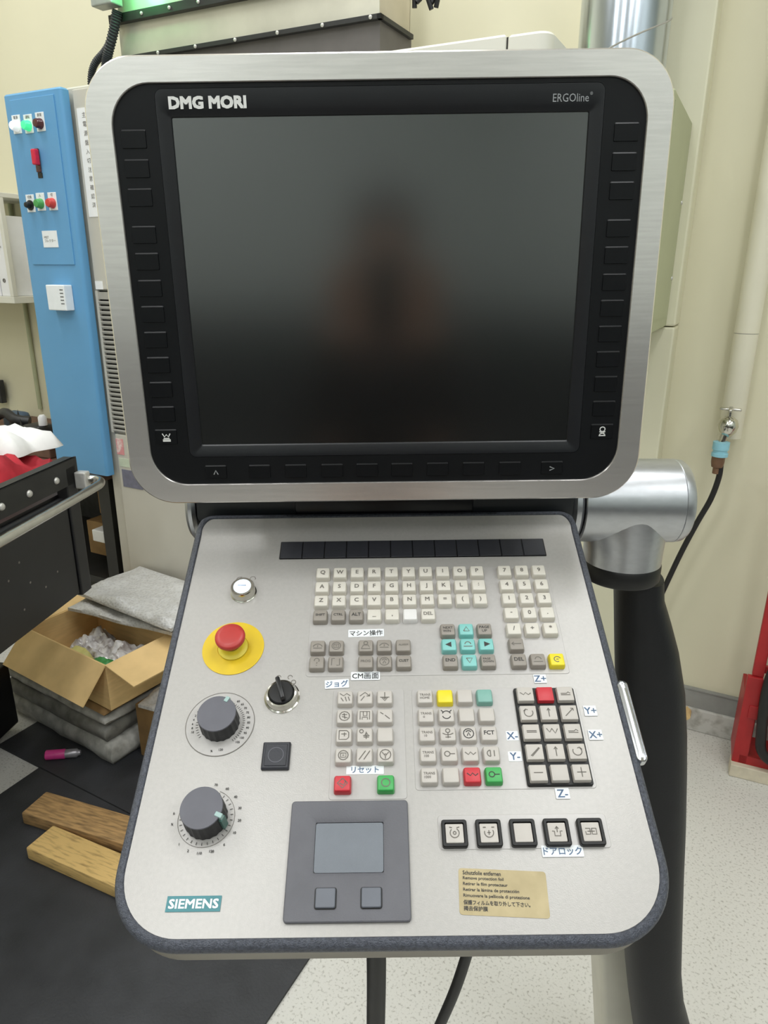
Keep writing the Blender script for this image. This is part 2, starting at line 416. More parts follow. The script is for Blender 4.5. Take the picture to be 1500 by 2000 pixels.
# ---- screen unit
scr = thing('screen_unit', 'large dark monitor in a brushed aluminium frame above the sloping keyboard console', 'monitor', SCR)
OUT = (-76.4 * mm, 451 * mm, -362.6 * mm, 48.8 * mm); INN = (-52.8 * mm, 427.6 * mm, -342 * mm, 26.8 * mm)
def ring_loops(spec): return [L3(rrect(a + o, b - o, c + o, d - o, max(r - o, .001), 12), z) for (a, b, c, d), r, o, z in spec]
bm = new_bm()
lp = ring_loops([(OUT, .046, .001, -.034), (OUT, .046, 0, -.030), (OUT, .046, 0, .003), (OUT, .046, .0015, .005), (INN, .036, -.0006, .005), (INN, .036, 0, .004), (INN, .036, 0, -.004)])
loft(bm, lp, False, False)
obj('bezel', bm, 'brushed_aluminium', scr, smooth=18)
bm = new_bm()
loft(bm, ring_loops([(OUT, .046, .012, -.075), (OUT, .046, .004, -.06), (OUT, .046, .004, -.030)]))
obj('back_cover', bm, 'hinge_dark', scr, smooth=35)
# front panel in three pieces round the screen opening (the seams of the photograph)
SX, SY = 376 * mm, -301 * mm
FB = (-13 * mm, 389 * mm, -313.5 * mm, 25.6 * mm)
bm = new_bm()
inn_out = rrect(INN[0] - .001, INN[1] + .001, INN[2] - .001, INN[3] + .001, .037, 12)
inn_in = rrect(FB[0], FB[1], FB[2], INN[3] - .004, .007, 12)
loft(bm, [L3(inn_out, -.003), L3(inn_out, .0022), L3(inn_in, .0022), L3(inn_in, -.003)], False, False)
obj('front_panel', bm, 'black_panel', scr, smooth=30)
bm = new_bm()
f_out = rrect(FB[0] + .0004, FB[1] - .0004, FB[2] + .0004, INN[3] - .0044, .0066, 12)
f_mid = rrect(-9 * mm, SX + 9 * mm, SY - 8.5 * mm, 7 * mm, .004, 12)
f_in = rrect(0, SX, SY, 0, .0012, 12)
f_in2 = rrect(-.6 * mm, SX + .6 * mm, SY - 1.1 * mm, .5 * mm, .0014, 12)
loft(bm, [L3(f_out, -.003), L3(f_out, .0026), L3(f_mid, .0026), L3(f_in2, .0004), L3(f_in, -.0006), L3(f_in, -.003)], False, False)
obj('screen_surround', bm, 'screen_bevel', scr, smooth=20)
obj('screen', polys([f_in], -.0012), 'screen_glass', scr, label='dark switched off display glass')
def softkey(w, h):
    bm = new_bm()
    loft(bm, [L3(rrect(0, w, -h, 0, .001, 3), .0018), L3(rrect(0, w, -h, 0, .001, 3), .0024), L3(rrect(.0003, w - .0003, -h + .0003, -.0012, .0008, 3), .0032)])
    return mesh(bm, 'softkey')
SK = softkey(.0225, .0155); SKh = softkey(.0222, .0140)
SK.materials.append(MT['key_black']); SKh.materials.append(MT['key_black'])
LY = [-9.5, -33.8, -58.2, -90.5, -114.2, -138.6, -162.6, -186.8, -211.2, -235.6, -260.2, -283.8]
for y in LY:
    a = obj('softkey', SK, None, scr, loc=(-46.6 * mm, y * mm, 0)); b = obj('softkey', SK, None, scr, loc=(399.4 * mm, y * mm, 0))
for x in (1.4, 47, 84.6, 122.4, 158.8, 195, 232, 269.4, 307, 350.6):
    k = obj('softkey', SKh, None, scr, loc=(x * mm, -322.2 * mm, 0))
    if x < 5: k['label'] = 'softkey with an up arrow'; obj('legend', ribbons([[(-.0022, -.002), (0, .0022), (.0022, -.002)]], .0011), 'print_grey', k, loc=(.0112, -.0076, .0033))
    if x > 340: k['label'] = 'softkey with a right arrow'; obj('legend', ribbons([[(-.0026, .002), (.0022, 0), (-.0026, -.002)]], .0011), 'print_grey', k, loc=(.0112, -.0076, .0033))
    k_last = k
# white machine symbols on the two lowest side keys
def sym(parent, strokes, wd, x, y): obj('legend', ribbons(strokes, wd), 'print_white', parent, loc=(x, y, .0033))
sk_last = [o for o in scr.children if o.name.startswith('softkey')]
sym(sk_last[22], [[(-.004, .004), (-.002, .0005), (0, .003), (.002, .0005), (.004, .004)], [(-.003, -.001), (.003, -.001)], [(-.004, -.0025), (.004, -.0025)], [(-.004, -.0038), (.004, -.0038)]], .0011, .0118, -.0082)
sk_last[22]['label'] = 'lowest left softkey with a white machine symbol'
sym(sk_last[23], [[(.0026 * math.cos(a * PI / 6), .0024 + .0024 * math.sin(a * PI / 6)) for a in range(13)], [(-.003, 0), (.003, -.003)], [(.003, 0), (-.003, -.003)], [(-.0034, -.0042), (.0034, -.0042)]], .001, .0114, -.0078)
sk_last[23]['label'] = 'lowest right softkey with a white machine symbol'
lettering('DMG MORI', 'print_white', scr, 34 * mm, 11.3 * mm, .0029, 68.5 * mm, 9.2 * mm, name='maker_lettering', bold=.048, stretch=True)
lettering('ERGOline', 'print_grey', scr, 358.5 * mm, 10.8 * mm, .0029, 32 * mm, 6.6 * mm, name='line_lettering', stretch=True)
lettering('®', 'print_grey', scr, 376.6 * mm, 14.0 * mm, .0029, 2.6 * mm, 2.6 * mm, name='line_lettering')

# ---- operating console
con = thing('operating_console', 'beige sloping operator console full of keys with a dark rubber rim', 'console', CON)
FR = (.052, .054, .014, .014)
def face_outline(o=0.0, n=14): return rrect(-.0052 - o, .4358 + o, -.4429 - o, 0 + o, tuple(r + o for r in FR), n)
# the plate narrows very slightly towards the bottom in the fit; keep a true rectangle 441 mm wide
def curl(y): return 0.007 * ((y + .022) / .022) ** 2 if y > -.022 else 0.0
bm = new_bm()
XO = .0026
pts = [(x + XO, y) for x, y in face_outline()]
low = [bm.verts.new((x, y, -.002)) for x, y in pts]
# face as horizontal strips so that the upper edge can curl up
ys = [-.4429, -.022, -.0165, -.011, -.0055, -.0014]
loopv = [bm.verts.new((x, y, curl(y))) for x, y in pts]
n_ = len(pts)
for i in range(n_): bm.faces.new((low[i], low[(i + 1) % n_], loopv[(i + 1) % n_], loopv[i]))
f = bm.faces.new(loopv)
for yy in ys[1:-1]:
    bmesh.ops.bisect_plane(bm, geom=[g for g in bm.faces if abs(g.calc_center_median().z) < .02 and len(g.verts) > 3] + bm.edges[:] + bm.verts[:], plane_co=(0, yy, 0), plane_no=(0, 1, 0))
for v in bm.verts:
    if v.co.z > -.0015: v.co.z = curl(v.co.y)
obj('faceplate', bm, 'faceplate_paint', con, smooth=25)
def rim_loop(o, z, dz=True): return [(x + XO, y, z + (curl(min(y, 0)) if dz else 0)) for x, y in face_outline(o)]
bm = new_bm()
loft(bm, [rim_loop(.0002, -.004), rim_loop(.0002, .0003), rim_loop(.0012, .0012), rim_loop(.0045, .0010), rim_loop(.0072, -.0012), rim_loop(.0086, -.0045), rim_loop(.0084, -.0085), rim_loop(.0070, -.0100), rim_loop(-.004, -.0105)], False, False)
obj('rim', bm, 'rim_rubber', con, smooth=40)
bm = new_bm()
loft(bm, [rim_loop(.0066, -.0100, False), rim_loop(.0064, -.038, False), rim_loop(.002, -.044, False)], True, True)
obj('housing', bm, 'housing_grey', con, smooth=40)
# chrome grip let into the right rim
bm = new_bm()
loft(bm, [L3(rrect(.4430, .4535, -.306, -.222, .005, 6), -.006), L3(rrect(.4430, .4535, -.306, -.222, .005, 6), .0012), L3(rrect(.4437, .4528, -.3052, -.2228, .0044, 6), .0020), L3(rrect(.4443, .4522, -.3042, -.2238, .0038, 6), .0008), L3(rrect(.4465, .4515, -.298, -.230, .0022, 6), .0018)])
obj('grip', bm, 'chrome_blur', con, smooth=60, label='polished chrome grip on the right rim')

# foil overlays that carry the keys
def overlay(x0, x1, y0, y1, r=.003): obj('key_foil', plate(x0 * mm, x1 * mm, y0 * mm, y1 * mm, 0, .0005, r * 1, .0003), 'foil', con)
overlay(134.5, 399.5, -213, -74.5)
overlay(163, 232.5, -336.5, -228)
overlay(240, 401.5, -329, -228)
overlay(258, 403, -379.5, -351)

# softkey strip under the screen
st = obj('function_strip', plate(93.6 * mm, 402 * mm, -58.8 * mm, -32.4 * mm, 0, .0008, .001), 'ring_black', con)
sx = [94.2 + (401.4 - 94.2) * i / 12 for i in range(13)]
kw = (sx[1] - sx[0] - 0.9) * mm
fk = mesh(plate(0, kw, -25.0 * mm, 0, .0008, .0020, .0008, .0005), 'function_key'); fk.materials.append(MT['strip_black'])
for x in sx[:-1]: obj('function_key', fk, None, st, loc=((x + .45) * mm, -33.1 * mm, 0))

# keys
def key_mesh(w, h, t, m, taper=.0011, r=.0018):
    bm = new_bm()
    a = lambda o, z, rr: L3(rrect(-w / 2 + o, w / 2 - o, -h / 2 + o, h / 2 - o, rr, 3), z)
    loft(bm, [a(0, 0, r), a(0.0001, t * .55, r), a(taper * .7, t - .0008, r * .8), a(taper, t - .0002, r * .7), a(taper + .0005, t, r * .6)])
    me = mesh(bm, 'key', 50); me.materials.append(MT[m]); return me
KM = {}
def key(x, y, m, legend=None, w=15.6, h=15.2, t=7.2, lm=None, label=None, icon=None, two=None, r=.0018, taper=.0011, parent=None, name='key'):
    kk = (m, w, h, t)
    if kk not in KM: KM[kk] = key_mesh(w * mm, h * mm, t * mm, m, taper, r)
    k = obj(name, KM[kk], None, parent or con, loc=(x * mm, y * mm, .0004), label=label)
    lm = lm or ('print_mid' if m not in ('key_ivory',) else 'print_mid')
    z = t * mm + .0002
    if two:
        me = text_mesh(two, w * .66 * mm, h * .52 * mm, bold=.012)
        obj('legend', me, lm, k, loc=(0, 0, z))
    elif legend:
        me = text_mesh(legend, w * .62 * mm, h * (.34 if len(legend) < 2 else .26) * mm, bold=.02)
        if me: obj('legend', me, lm, k, loc=(0, .0006, z))
    elif icon:
        obj('legend', ribbons([[(a * w * .32 * mm, b * h * .32 * mm) for a, b in s] for s in icon], .0009, 0, 0), lm, k, loc=(0, 0, z))
    return k
def arc(a0, a1, r=1.0, cx=0, cy=0, n=12): return [(cx + r * math.cos(math.radians(a0 + (a1 - a0) * i / n)), cy + r * math.sin(math.radians(a0 + (a1 - a0) * i / n))) for i in range(n + 1)]
sq = [(-1, -1), (1, -1), (1, 1), (-1, 1), (-1, -1)]
IC = {
 'wave': [[(-1, .8), (-.3, .3), (.3, .8), (1, .3)], [(-.8, -.1), (-.3, -.9)], [(0, .1), (.3, -.9)], [(.6, .1), (.9, -.8)]],
 'teach': [[(-1, .2), (0, 1), (.9, .2)], [(.3, .2), (.9, .2), (.9, .7)], [(-.8, -.8), (-.1, .2)]],
 'ref': [[(0, 1), (0, -.6)], [(-.9, -.1), (.9, -.1)], [(-.6, -.1), (0, -.9), (.6, -.1)], [(-.3, -.3), (.3, -.3)]],
 'mdi': [arc(0, 360, .95), [(-.5, .3), (.5, .3)], [(-.5, -.1), (.6, -.4)], [(-.1, .6), (.1, -.6)]],
 'save': [[(-.9, -.8), (-.9, .9), (.9, .9), (.9, -.8)], [(-.3, .9), (-.3, 0), (.4, 0), (.4, .9)], [(-.5, -.8), (-.5, -.3), (.5, -.3), (.5, -.8)]],
 'dash': [[(-.9, .7), (-.3, .3)], [(0, .1), (.9, -.7)]],
 'auto': [[(-.9, .9), (.5, .9), (.9, .5), (.9, -.5), (.5, -.9), (-.9, -.9), (-.9, .9)], [(-.5, .2), (.5, .2)], [(.1, .5), (.1, -.3)]],
 'spindle': [arc(0, 360, .35, -.6, .7), [(.3, .6), (.3, -.9)], [(-.3, -.2), (.9, -.2)], [(-.2, -.5), (.8, -.5)], [(0, -.2), (.3, .5), (.7, -.2)]],
 'single': [arc(0, 360, .9), [(-.5, .4), (.5, .4), (.5, -.4), (-.5, -.4), (-.5, .4)], [(-.2, 0), (.2, 0)]],
 'reset': [[(-1, -.9), (.2, .8)], [(-.1, -.9), (1, .8)]],
 'feed': [arc(0, 360, 1), [(-.6, .5), (0, -.3), (.6, .5)], [(0, -.3), (0, -.8)], [(-.2, .1), (.2, .1)]],
 'diamond': [[(0, .9), (.9, 0), (0, -.9), (-.9, 0), (0, .9)], [(-.5, 0), (.2, -.4), (.6, .4)]],
 'circle': [arc(0, 360, .75)],
 'clamp': [arc(0, 360, .4, 0, .6), [(-1, .1), (-.4, -.2), (.4, -.2), (1, .1)], [(-.5, -.7), (.5, -.7)], [(0, .2), (0, -.9)]],
 'tool': [arc(0, 360, .95), arc(30, 150, .55), [(-.3, -.5), (0, .2), (.3, -.5)]],
 'coolant': [arc(0, 360, .5, -.4), [(.1, 0), (1, 0)]],
 'flow': [[(-1, .3), (-.4, -.2), (0, .3), (.5, -.2), (1, .2)]],
 'down': [arc(90, 270, .6, -.2), [(.5, .6), (.5, -.6)], [(-.2, .6), (-.2, -.6)]],
 'ccw': [arc(130, 390, .8), [(-.9, .3), (-.5, .75), (-.1, .6)]],
 'cw': [arc(50, -210, .8), [(.9, .3), (.5, .75), (.1, .6)]],
 'vert': [[(0, .9), (0, -.9)], [(-.3, .4), (0, .9), (.3, .4)]],
 'diag': [[(-.8, -.8), (.8, .8)], [(.3, .8), (.8, .8), (.8, .3)]],
 'diag2': [[(-.8, -.8), (.8, .8)], [(-.6, -.9), (.9, .7)]],
 'bar': [[(-.9, .15), (.9, .15)], [(-.9, -.15), (.9, -.15)]],
 'rapid': [[(-1, .6), (-.5, -.2), (0, .6)], [(0, .5), (.5, -.4), (1, .5)]],
 'bar2': [[(-.9, 0), (.2, 0), (.5, .3), (.9, 0)], [(-.9, -.3), (.9, -.3)]],
 'minus': [[(-.8, 0), (.8, 0)]], 'plus': [[(-.8, 0), (.8, 0)], [(0, .9), (0, -.9)]],
 'ring_arrows': [arc(20, 160, .8), arc(200, 340, .8), [(-1, 1), (-.6, .6)], [(1, 1), (.6, .6)]],
 'clock_a': [arc(-230, 60, .8), [(-.9, 1), (-.4, .9)], [(.9, 1), (.4, .9)], arc(0, 360, .25)],
 'clock_b': [arc(-200, 30, .8), [(-1, .9), (-.5, .9)], [(1, .9), (.5, .9)], [(-.3, 0), (.3, 0)], [(0, .4), (0, -.4)]],
 'door': [[(-.9, .1), (-.5, .1), (-.5, -.7), (.5, -.7), (.5, .1), (.9, .1)], [(0, .9), (0, -.1)], [(-.3, .5), (0, .9), (.3, .5)]],
 'links': [[(-1, .5), (-.2, .5), (-.2, -.5), (-1, -.5), (-1, 0)], [(.1, .5), (.9, .5), (.9, -.5), (.1, -.5), (.1, .5)], [(-.7, 0), (.6, 0)]],
 'up': [[(-.6, -.5), (0, .6), (.6, -.5), (-.6, -.5)]], 'dn': [[(-.6, .5), (0, -.6), (.6, .5), (-.6, .5)]],
 'insert': [arc(0, 180, .6), [(-.9, -.5), (.9, -.5)]],
 'ret': [arc(60, 300, .6), [(.3, .6), (.7, .2)], [(-.2, 0), (.3, 0)]],
 'mach': [[(-.9, -.8), (.9, -.8), (.5, .1), (-.5, .1), (-.9, -.8)], arc(0, 360, .4, 0, .6)],
 'chan': [[(-.8, -.8), (-.8, .8), (-.2, .8)], [(.8, .8), (.8, -.8), (.2, -.8)]],
 'alarm': [arc(20, 160, 1, 0, -.5), [(-.9, -.5), (.9, -.5)], [(0, .2), (0, -.3)]],
 'help': [arc(200, -40, .5, 0, .4), [(.1, 0), (0, -.4)], [(0, -.7), (0, -.9)]],
}
X0, PX, PY = 145.9, 19.15, 19.17
RY = [-85.0, -104.9, -123.7, -143.0, -163.0, -181.6, -200.6]
for r, row in enumerate(('QWERTYUIOP', 'ASDFGHJKL:', 'ZXCVBNM=()')):
    for i, ch in enumerate(row): key(X0 + PX * i, RY[r], 'key_ivory', ch)
for i, t in enumerate(('SHIFT', 'CTRL', 'ALT')): key(X0 + PX * i, RY[3], 'key_taupe', t, lm='print_dark', label='taupe ' + t.lower() + ' key')
for i, t in enumerate(('_', ',', None, 'DEL')): key(X0 + PX * (i + 3), RY[3], 'key_white' if t is None else 'key_ivory', t)
NX = [349.3, 368.5, 387.6]
for r, row in enumerate(('789', '456', '123', '-0.', '/+*')):
    for i, ch in enumerate(row): key(NX[i], RY[r], 'key_ivory', ch)
CX = [280.2, 299.4, 318.4]
key(CX[0], RY[4], 'key_taupe', two='NEXT\nWIN', lm='print_dark'); key(CX[1], RY[4], 'key_aqua', icon=IC['up'], label='aqua up arrow key'); key(CX[2], RY[4], 'key_taupe', two='PAGE\n  UP', lm='print_dark')
tri = lambda s: [[(-.9 * s, 0), (.6 * s, .75), (.6 * s, -.75)]]
def solid(k, pts, m): obj('legend', polys([[(a * .0045, b * .0045) for a, b in pts]], .0074), m, k)
solid(key(CX[0], RY[5], 'key_aqua', label='aqua left arrow key'), [(-.9, 0), (.5, .7), (.5, -.7)][::-1], 'print_dark')
key(CX[1], RY[5], 'key_aqua', icon=IC['insert'], label='aqua select key')
solid(key(CX[2], RY[5], 'key_aqua', label='aqua right arrow key'), [(.9, 0), (-.5, .7), (-.5, -.7)], 'print_dark')
key(CX[0], RY[6], 'key_taupe', 'END', lm='print_dark'); key(CX[1], RY[6], 'key_aqua', icon=IC['dn'], label='aqua down arrow key'); key(CX[2], RY[6], 'key_taupe', two='PAGE\nDOWN', lm='print_dark')
key(NX[0], RY[5], 'key_taupe', icon=[[(1, 0), (-1, 0)], [(-.5, .4), (-1, 0), (-.5, -.4)]])
key(NX[0], RY[6], 'key_taupe', 'DEL', lm='print_dark'); key(NX[1], RY[6], 'key_taupe', icon=IC['insert']); key(NX[2], RY[6], 'key_yellow', icon=IC['ret'], label='yellow input key')
for x, y, ic in ((145.4, RY[5], 'alarm'), (164.5, RY[5], 'single'), (145.4, RY[6], 'help'), (164.5, RY[6], 'chan'),
                 (194.7, RY[5], 'mach'), (213.6, RY[5], 'alarm'), (213.6, RY[6], 'tool')): key(x, y, 'key_taupe', icon=IC[ic])
key(233.2, RY[5], 'key_taupe', 'ALARM', lm='print_mid'); key(194.7, RY[6], 'key_taupe', 'PROG', lm='print_mid'); key(233.2, RY[6], 'key_taupe', 'CUST', lm='print_dark')
# machine control blocks
MY = [-240.2, -260.0, -279.1, -298.7, -318.3]
PXs = [175.2, 194.5, 213.6]
for r, row in enumerate((('wave', 'teach', 'ref'), ('mdi', 'save', 'dash'), ('auto', 'spindle', None), ('single', 'reset', 'feed'))):
    for i, ic in enumerate(row): key(PXs[i], MY[r], 'key_light', icon=IC.get(ic), lm='print_mid')
key(175.2, -324.6, 'key_red', icon=IC['diamond'], label='red cycle stop key', t=7.5); key(213.6, -324.6, 'key_green', icon=IC['circle'], label='green cycle start key', t=7.5)
QX = [252.6, 272.0, 291.2, 310.4]
for r, t in enumerate(('TRANS\nHOME', 'TRANS\n  ↓', 'TRANS\n  10', 'TRANS\n 100', 'TRANS\n1000')): key(QX[0], MY[r], 'key_light', two=t, lm='print_mid')
key(QX[1], MY[0], 'key_yellow', label='bright yellow blank key'); key(QX[2], MY[0], 'key_light'); key(QX[3], MY[0], 'key_teal', label='muted teal blank key')
key(QX[1], MY[1], 'key_light', icon=IC['ring_arrows'], lm='print_dark'); key(QX[2], MY[1], 'key_light'); key(QX[3], MY[1], 'key_light')
key(QX[1], MY[2], 'key_light', icon=IC['clamp']); key(QX[2], MY[2], 'key_light', icon=IC['tool'], lm='print_dark'); key(QX[3], MY[2], 'key_light', 'FCT', lm='print_dark')
key(QX[1], MY[3], 'key_light', icon=IC['coolant']); key(QX[2], MY[3], 'key_light', icon=IC['flow']); key(QX[3], MY[3], 'key_light', icon=IC['down'])
key(QX[1], MY[4], 'key_light'); key(QX[2], MY[4], 'key_red', icon=IC['flow'], label='red spindle stop key', lm='print_dark'); key(QX[3], MY[4], 'key_green', icon=IC['coolant'], label='green spindle start key', lm='print_dark')
# axis keypad in its black tray
tray = obj('axis_keypad_tray', plate(339.8 * mm, 398.6 * mm, -327.4 * mm, -230.2 * mm, 0, .0035, .002, .0006), 'ring_black', con)
JX = [349.9, 369.1, 388.5]
axis = ((('flow', 'key_light'), (None, 'key_red'), ('bar2', 'key_light')), (('ccw', 'key_light'), ('vert', 'key_light'), ('diag', 'key_light')),
        (('bar', 'key_light'), ('rapid', 'key_light'), ('bar2', 'key_light')), (('diag2', 'key_light'), ('vert', 'key_light'), ('cw', 'key_light')), (('minus', 'key_light'), (None, 'key_light'), ('plus', 'key_light')))
for r, row in enumerate(axis):
    for i, (ic, m) in enumerate(row):
        key(JX[i], MY[r] + .6, m, icon=IC.get(ic), w=16.0, h=15.4, t=8.2, r=.0008, taper=.0006, parent=tray, name='axis_key', label='red axis key' if m == 'key_red' else None, lm='print_mid')
# five framed keys
for i, (x, ic) in enumerate(zip((271.5, 300.6, 329.6, 358.4, 387.2), ('clock_a', 'clock_b', None, 'door', 'links'))):
    bm = new_bm(); a = lambda o, z, rr: L3(rrect(-.0108 + o, .0108 - o, -.0112 + o, .0112 - o, rr, 3), z)
    loft(bm, [a(0, 0, .002), a(0, .0045, .002), a(.0006, .0052, .0016), a(.0026, .0052, .001), a(.0028, .001, .001)], False, False)
    fr = obj('key_frame', bm, 'ring_black', con, loc=(x * mm, -367.6 * mm, .0004), smooth=30)
    k = obj('framed_key', key_mesh(.0160, .0164, .0048, 'key_light', .0006, .001), None, fr, loc=(0, -.0002, 0))
    if ic: obj('legend', ribbons([[(p * .0048, q * .0048) for p, q in s] for s in IC[ic]], .0008, 0, 0), 'print_mid', fr, loc=(0, 0, .0051))
# touchpad
tp = obj('touchpad', None or (lambda: (lambda bm: (loft(bm, [L3(rrect(131.4 * mm, 232.6 * mm, -433.5 * mm, -338.4 * mm, .003, 4), 0), L3(rrect(131.4 * mm, 232.6 * mm, -433.5 * mm, -338.4 * mm, .003, 4), .0030),
        L3(rrect(132.2 * mm, 231.8 * mm, -432.7 * mm, -339.2 * mm, .0024, 4), .0036), L3(rrect(147.5 * mm, 216.5 * mm, -401 * mm, -351.5 * mm, .002, 4), .0036), L3(rrect(153 * mm, 211.4 * mm, -397 * mm, -356.2 * mm, .001, 4), .0014),
        L3(rrect(153.2 * mm, 211.2 * mm, -396.8 * mm, -356.4 * mm, .001, 4), .0006)], True, False), bm)[1])(new_bm()))(), 'pad_frame', con, smooth=25)
obj('pad', plate(153.4 * mm, 211 * mm, -396.6 * mm, -356.8 * mm, .0004, .0012, .002), 'pad_surface', tp, label='smooth grey touch surface')
for x0, x1 in ((156.4, 172.4), (193.2, 209.0)):
    obj('button_gap', plate((x0 - .9) * mm, (x1 + .9) * mm, -424.6 * mm, -408.4 * mm, .0028, .0038, .002), 'ring_black', tp)
    obj('button', plate(x0 * mm, x1 * mm, -423.8 * mm, -409.2 * mm, .003, .0060, .0014, .0006), 'pad_button', tp)
# square blank cover
sb = obj('blank_button', plate(100.4 * mm, 125.8 * mm, -309 * mm, -283 * mm, 0, .004, .001, .0012), 'strip_black', con)
obj('button_face', plate(103 * mm, 123.2 * mm, -306.4 * mm, -285.6 * mm, .003, .0046, .001, .0004), 'strip_black', sb)
obj('ring_mark', ribbons([arc(0, 360, .007, .1131, -.296, 24)], .0006, .0047, 0), 'knob_grey', sb)
# illuminated button
pb = obj('illuminated_button', lathe([(.0142, 0), (.0142, .0008), (.0136, .0012), (.0132, .0016), (.0132, .010), (.0120, .0118), (.0098, .0118), (.0094, .0112)], 40), 'chrome', con, loc=(58.8 * mm, -106 * mm, 0), smooth=35)
obj('lens', lathe([(.0093, .0108), (.0093, .0118), (.0080, .0124), (.004, .0126)], 32), 'lamp_lens', pb, smooth=60, label='glowing white lens')
lettering('POWER', 'print_blue', pb, 0, .0002, .0130, 9 * mm, 2.4 * mm, bold=.02)
obj('button_marks', ribbons([arc(-20, 200, .003, .0515, -.0872), [(.0525, -.0842), (.0545, -.0842)], arc(-20, 200, .003, .0665, -.0865), [(.0685, -.0845), (.0700, -.0865), (.0690, -.0880)]], .0006, .0003, 0), 'print_mid', con)
# emergency stop
es = obj('emergency_stop', lathe([(.0318, 0), (.0318, .0008), (.0160, .0010), (.0158, .0003), (.0150, .0003)], 56), 'estop_yellow', con, loc=(57.2 * mm, -177.9 * mm, .0001), smooth=30, label='emergency stop on a yellow disc')
obj('collar', lathe([(.0152, .0006), (.0152, .0022), (.0136, .0030), (.0118, .0036), (.0108, .0052), (.0104, .0092), (.0098, .0096)], 40), 'estop_collar', es, smooth=40)
obj('stem', lathe([(.0098, .0090), (.0098, .0140), (.0088, .0146)], 32), 'ring_black', es, smooth=40)
obj('mushroom_head', lathe([(.0085, .0138), (.0130, .0150), (.0150, .0180), (.0154, .0200), (.0150, .0222), (.0138, .0234), (.0095, .0240), (.003, .0242)], 40), 'estop_red', es, smooth=60, label='red mushroom head')
# selector switch
ss = obj('selector_switch', lathe([(.0174, 0), (.0174, .0012), (.0160, .0020), (.0156, .0060), (.0146, .0084), (.0130, .0090), (.0124, .0084), (.0124, .004)], 40), 'chrome', con, loc=(113 * mm, -235.3 * mm, 0), smooth=35)
obj('knob', lathe([(.0123, .004), (.0123, .0098), (.0112, .0108), (.004, .0110)], 36), 'button_black', ss, smooth=40)
obj('lever', box(-.0022, .0022, -.0105, .0135, .0100, .0185, bev=.0012), 'button_black', ss, rot=(0, 0, .32), smooth=40)
obj('switch_marks', ribbons([arc(0, 300, .0022, .1075, -.2130), [(.1065, -.2165), (.108, -.219), (.1095, -.2165)], arc(0, 250, .0022, .1190, -.2130), [(.116, -.2165), (.1165, -.221)], arc(-90, 180, .0022, .1228, -.2185)], .0007, .0003, 0), 'print_mid', con)
# override dials
def dial(x, y, ang, hgt, big, label, wedge):
    d = obj('override_dial', lathe([(.0325, 0), (.0325, .0005), (.0010, .0006)], 56) if big else lathe([(.0215, 0), (.0215, .0003), (.001, .0003)], 48), 'foil', con, loc=(x * mm, y * mm, 0), label=label)
    R0 = .0325 if big else .0282
    if big: obj('ring_mark', ribbons([arc(0, 360, .0325, n=60)], .0006, .0007, 0), 'print_mid', d)
    else: obj('ring_mark', ribbons([arc(-250, 70, .0245, n=50)], .0004, .0004, 0), 'print_mid', d)
    n = 40; loops = []
    for r, z in ((.0188, .0006), (.0186, hgt * .5), (.0180, hgt - .0012)):
        loops.append([(r * (1 - .035 * (i % 2)) * math.cos(2 * PI * i / n), r * (1 - .035 * (i % 2)) * math.sin(2 * PI * i / n), z) for i in range(n)])
    obj('knob_skirt', loft(new_bm(), loops), 'knob_side', d)
    obj('knob_cap', lathe([(.0176, hgt - .0014), (.0182, hgt - .0010), (.0178, hgt), (.004, hgt + .0003)], 40), 'knob_grey', d, smooth=35)
    a = math.radians(ang)
    p = obj('pointer', box(.0135, .0200 if wedge else .0192, -.0020, .0020, hgt * .72, hgt + .0008, bev=.0006), 'pointer_teal', d, rot=(0, 0, a))
    if wedge: obj('pointer_wedge', box(.0160, .0206, -.0030, .0030, .0008, hgt * .80, bev=.0006), 'pointer_green', d, rot=(0, 0, a))
    tk = []; nums = []
    if big:
        for i in range(21):
            q = math.radians(62 - i * 5.6); tk.append([(.0212 * math.cos(q), .0212 * math.sin(q)), (.0236 * math.cos(q), .0236 * math.sin(q))])
        for i in range(8):
            q = math.radians(180 + i * 7 - 10); tk.append([(.0206 * math.cos(q), .0206 * math.sin(q)), (.0230 * math.cos(q), .0230 * math.sin(q))])
        nums = [(58 - i * 11.4, .0272, t) for i, t in enumerate(('60', '65', '70', '75', '80', '85', '90', '95', '100', '105'))] + [(152 + i * 9.5, .0262, t) for i, t in enumerate(('0', '2', '4', '6', '8', '10'))] + [(262, .0278, '%'), (280, .0268, '120')]
    else:
        for i in range(24):
            q = math.radians(80 - i * 12.2); tk.append([(.0208 * math.cos(q), .0208 * math.sin(q)), (.0232 * math.cos(q), .0232 * math.sin(q))])
        nums = [(a_, .0292, t) for a_, t in ((82, '70'), (60, '60'), (38, '40'), (16, '30'), (-5, '20'), (-26, '10'), (-50, '6'), (-72, '120'), (-92, '110'), (-112, '2'), (-132, '1'), (172, '0'), (190, '%'))]
    obj('tick_marks', ribbons(tk, .0005, .0008, 0), 'print_dark', d)
    for (an, rr, t) in nums:
        q = math.radians(an); lettering(t, 'print_dark', d, rr * math.cos(q), rr * math.sin(q), .0008, 4 * mm, 2.1 * mm, name='number', bold=.02)
dial(56.3, -262.3, 62, .0205, True, 'feed override dial on a pale round scale', False)
dial(57.6, -350.6, -22, .0235, False, 'spindle override dial with a teal pointer', True)
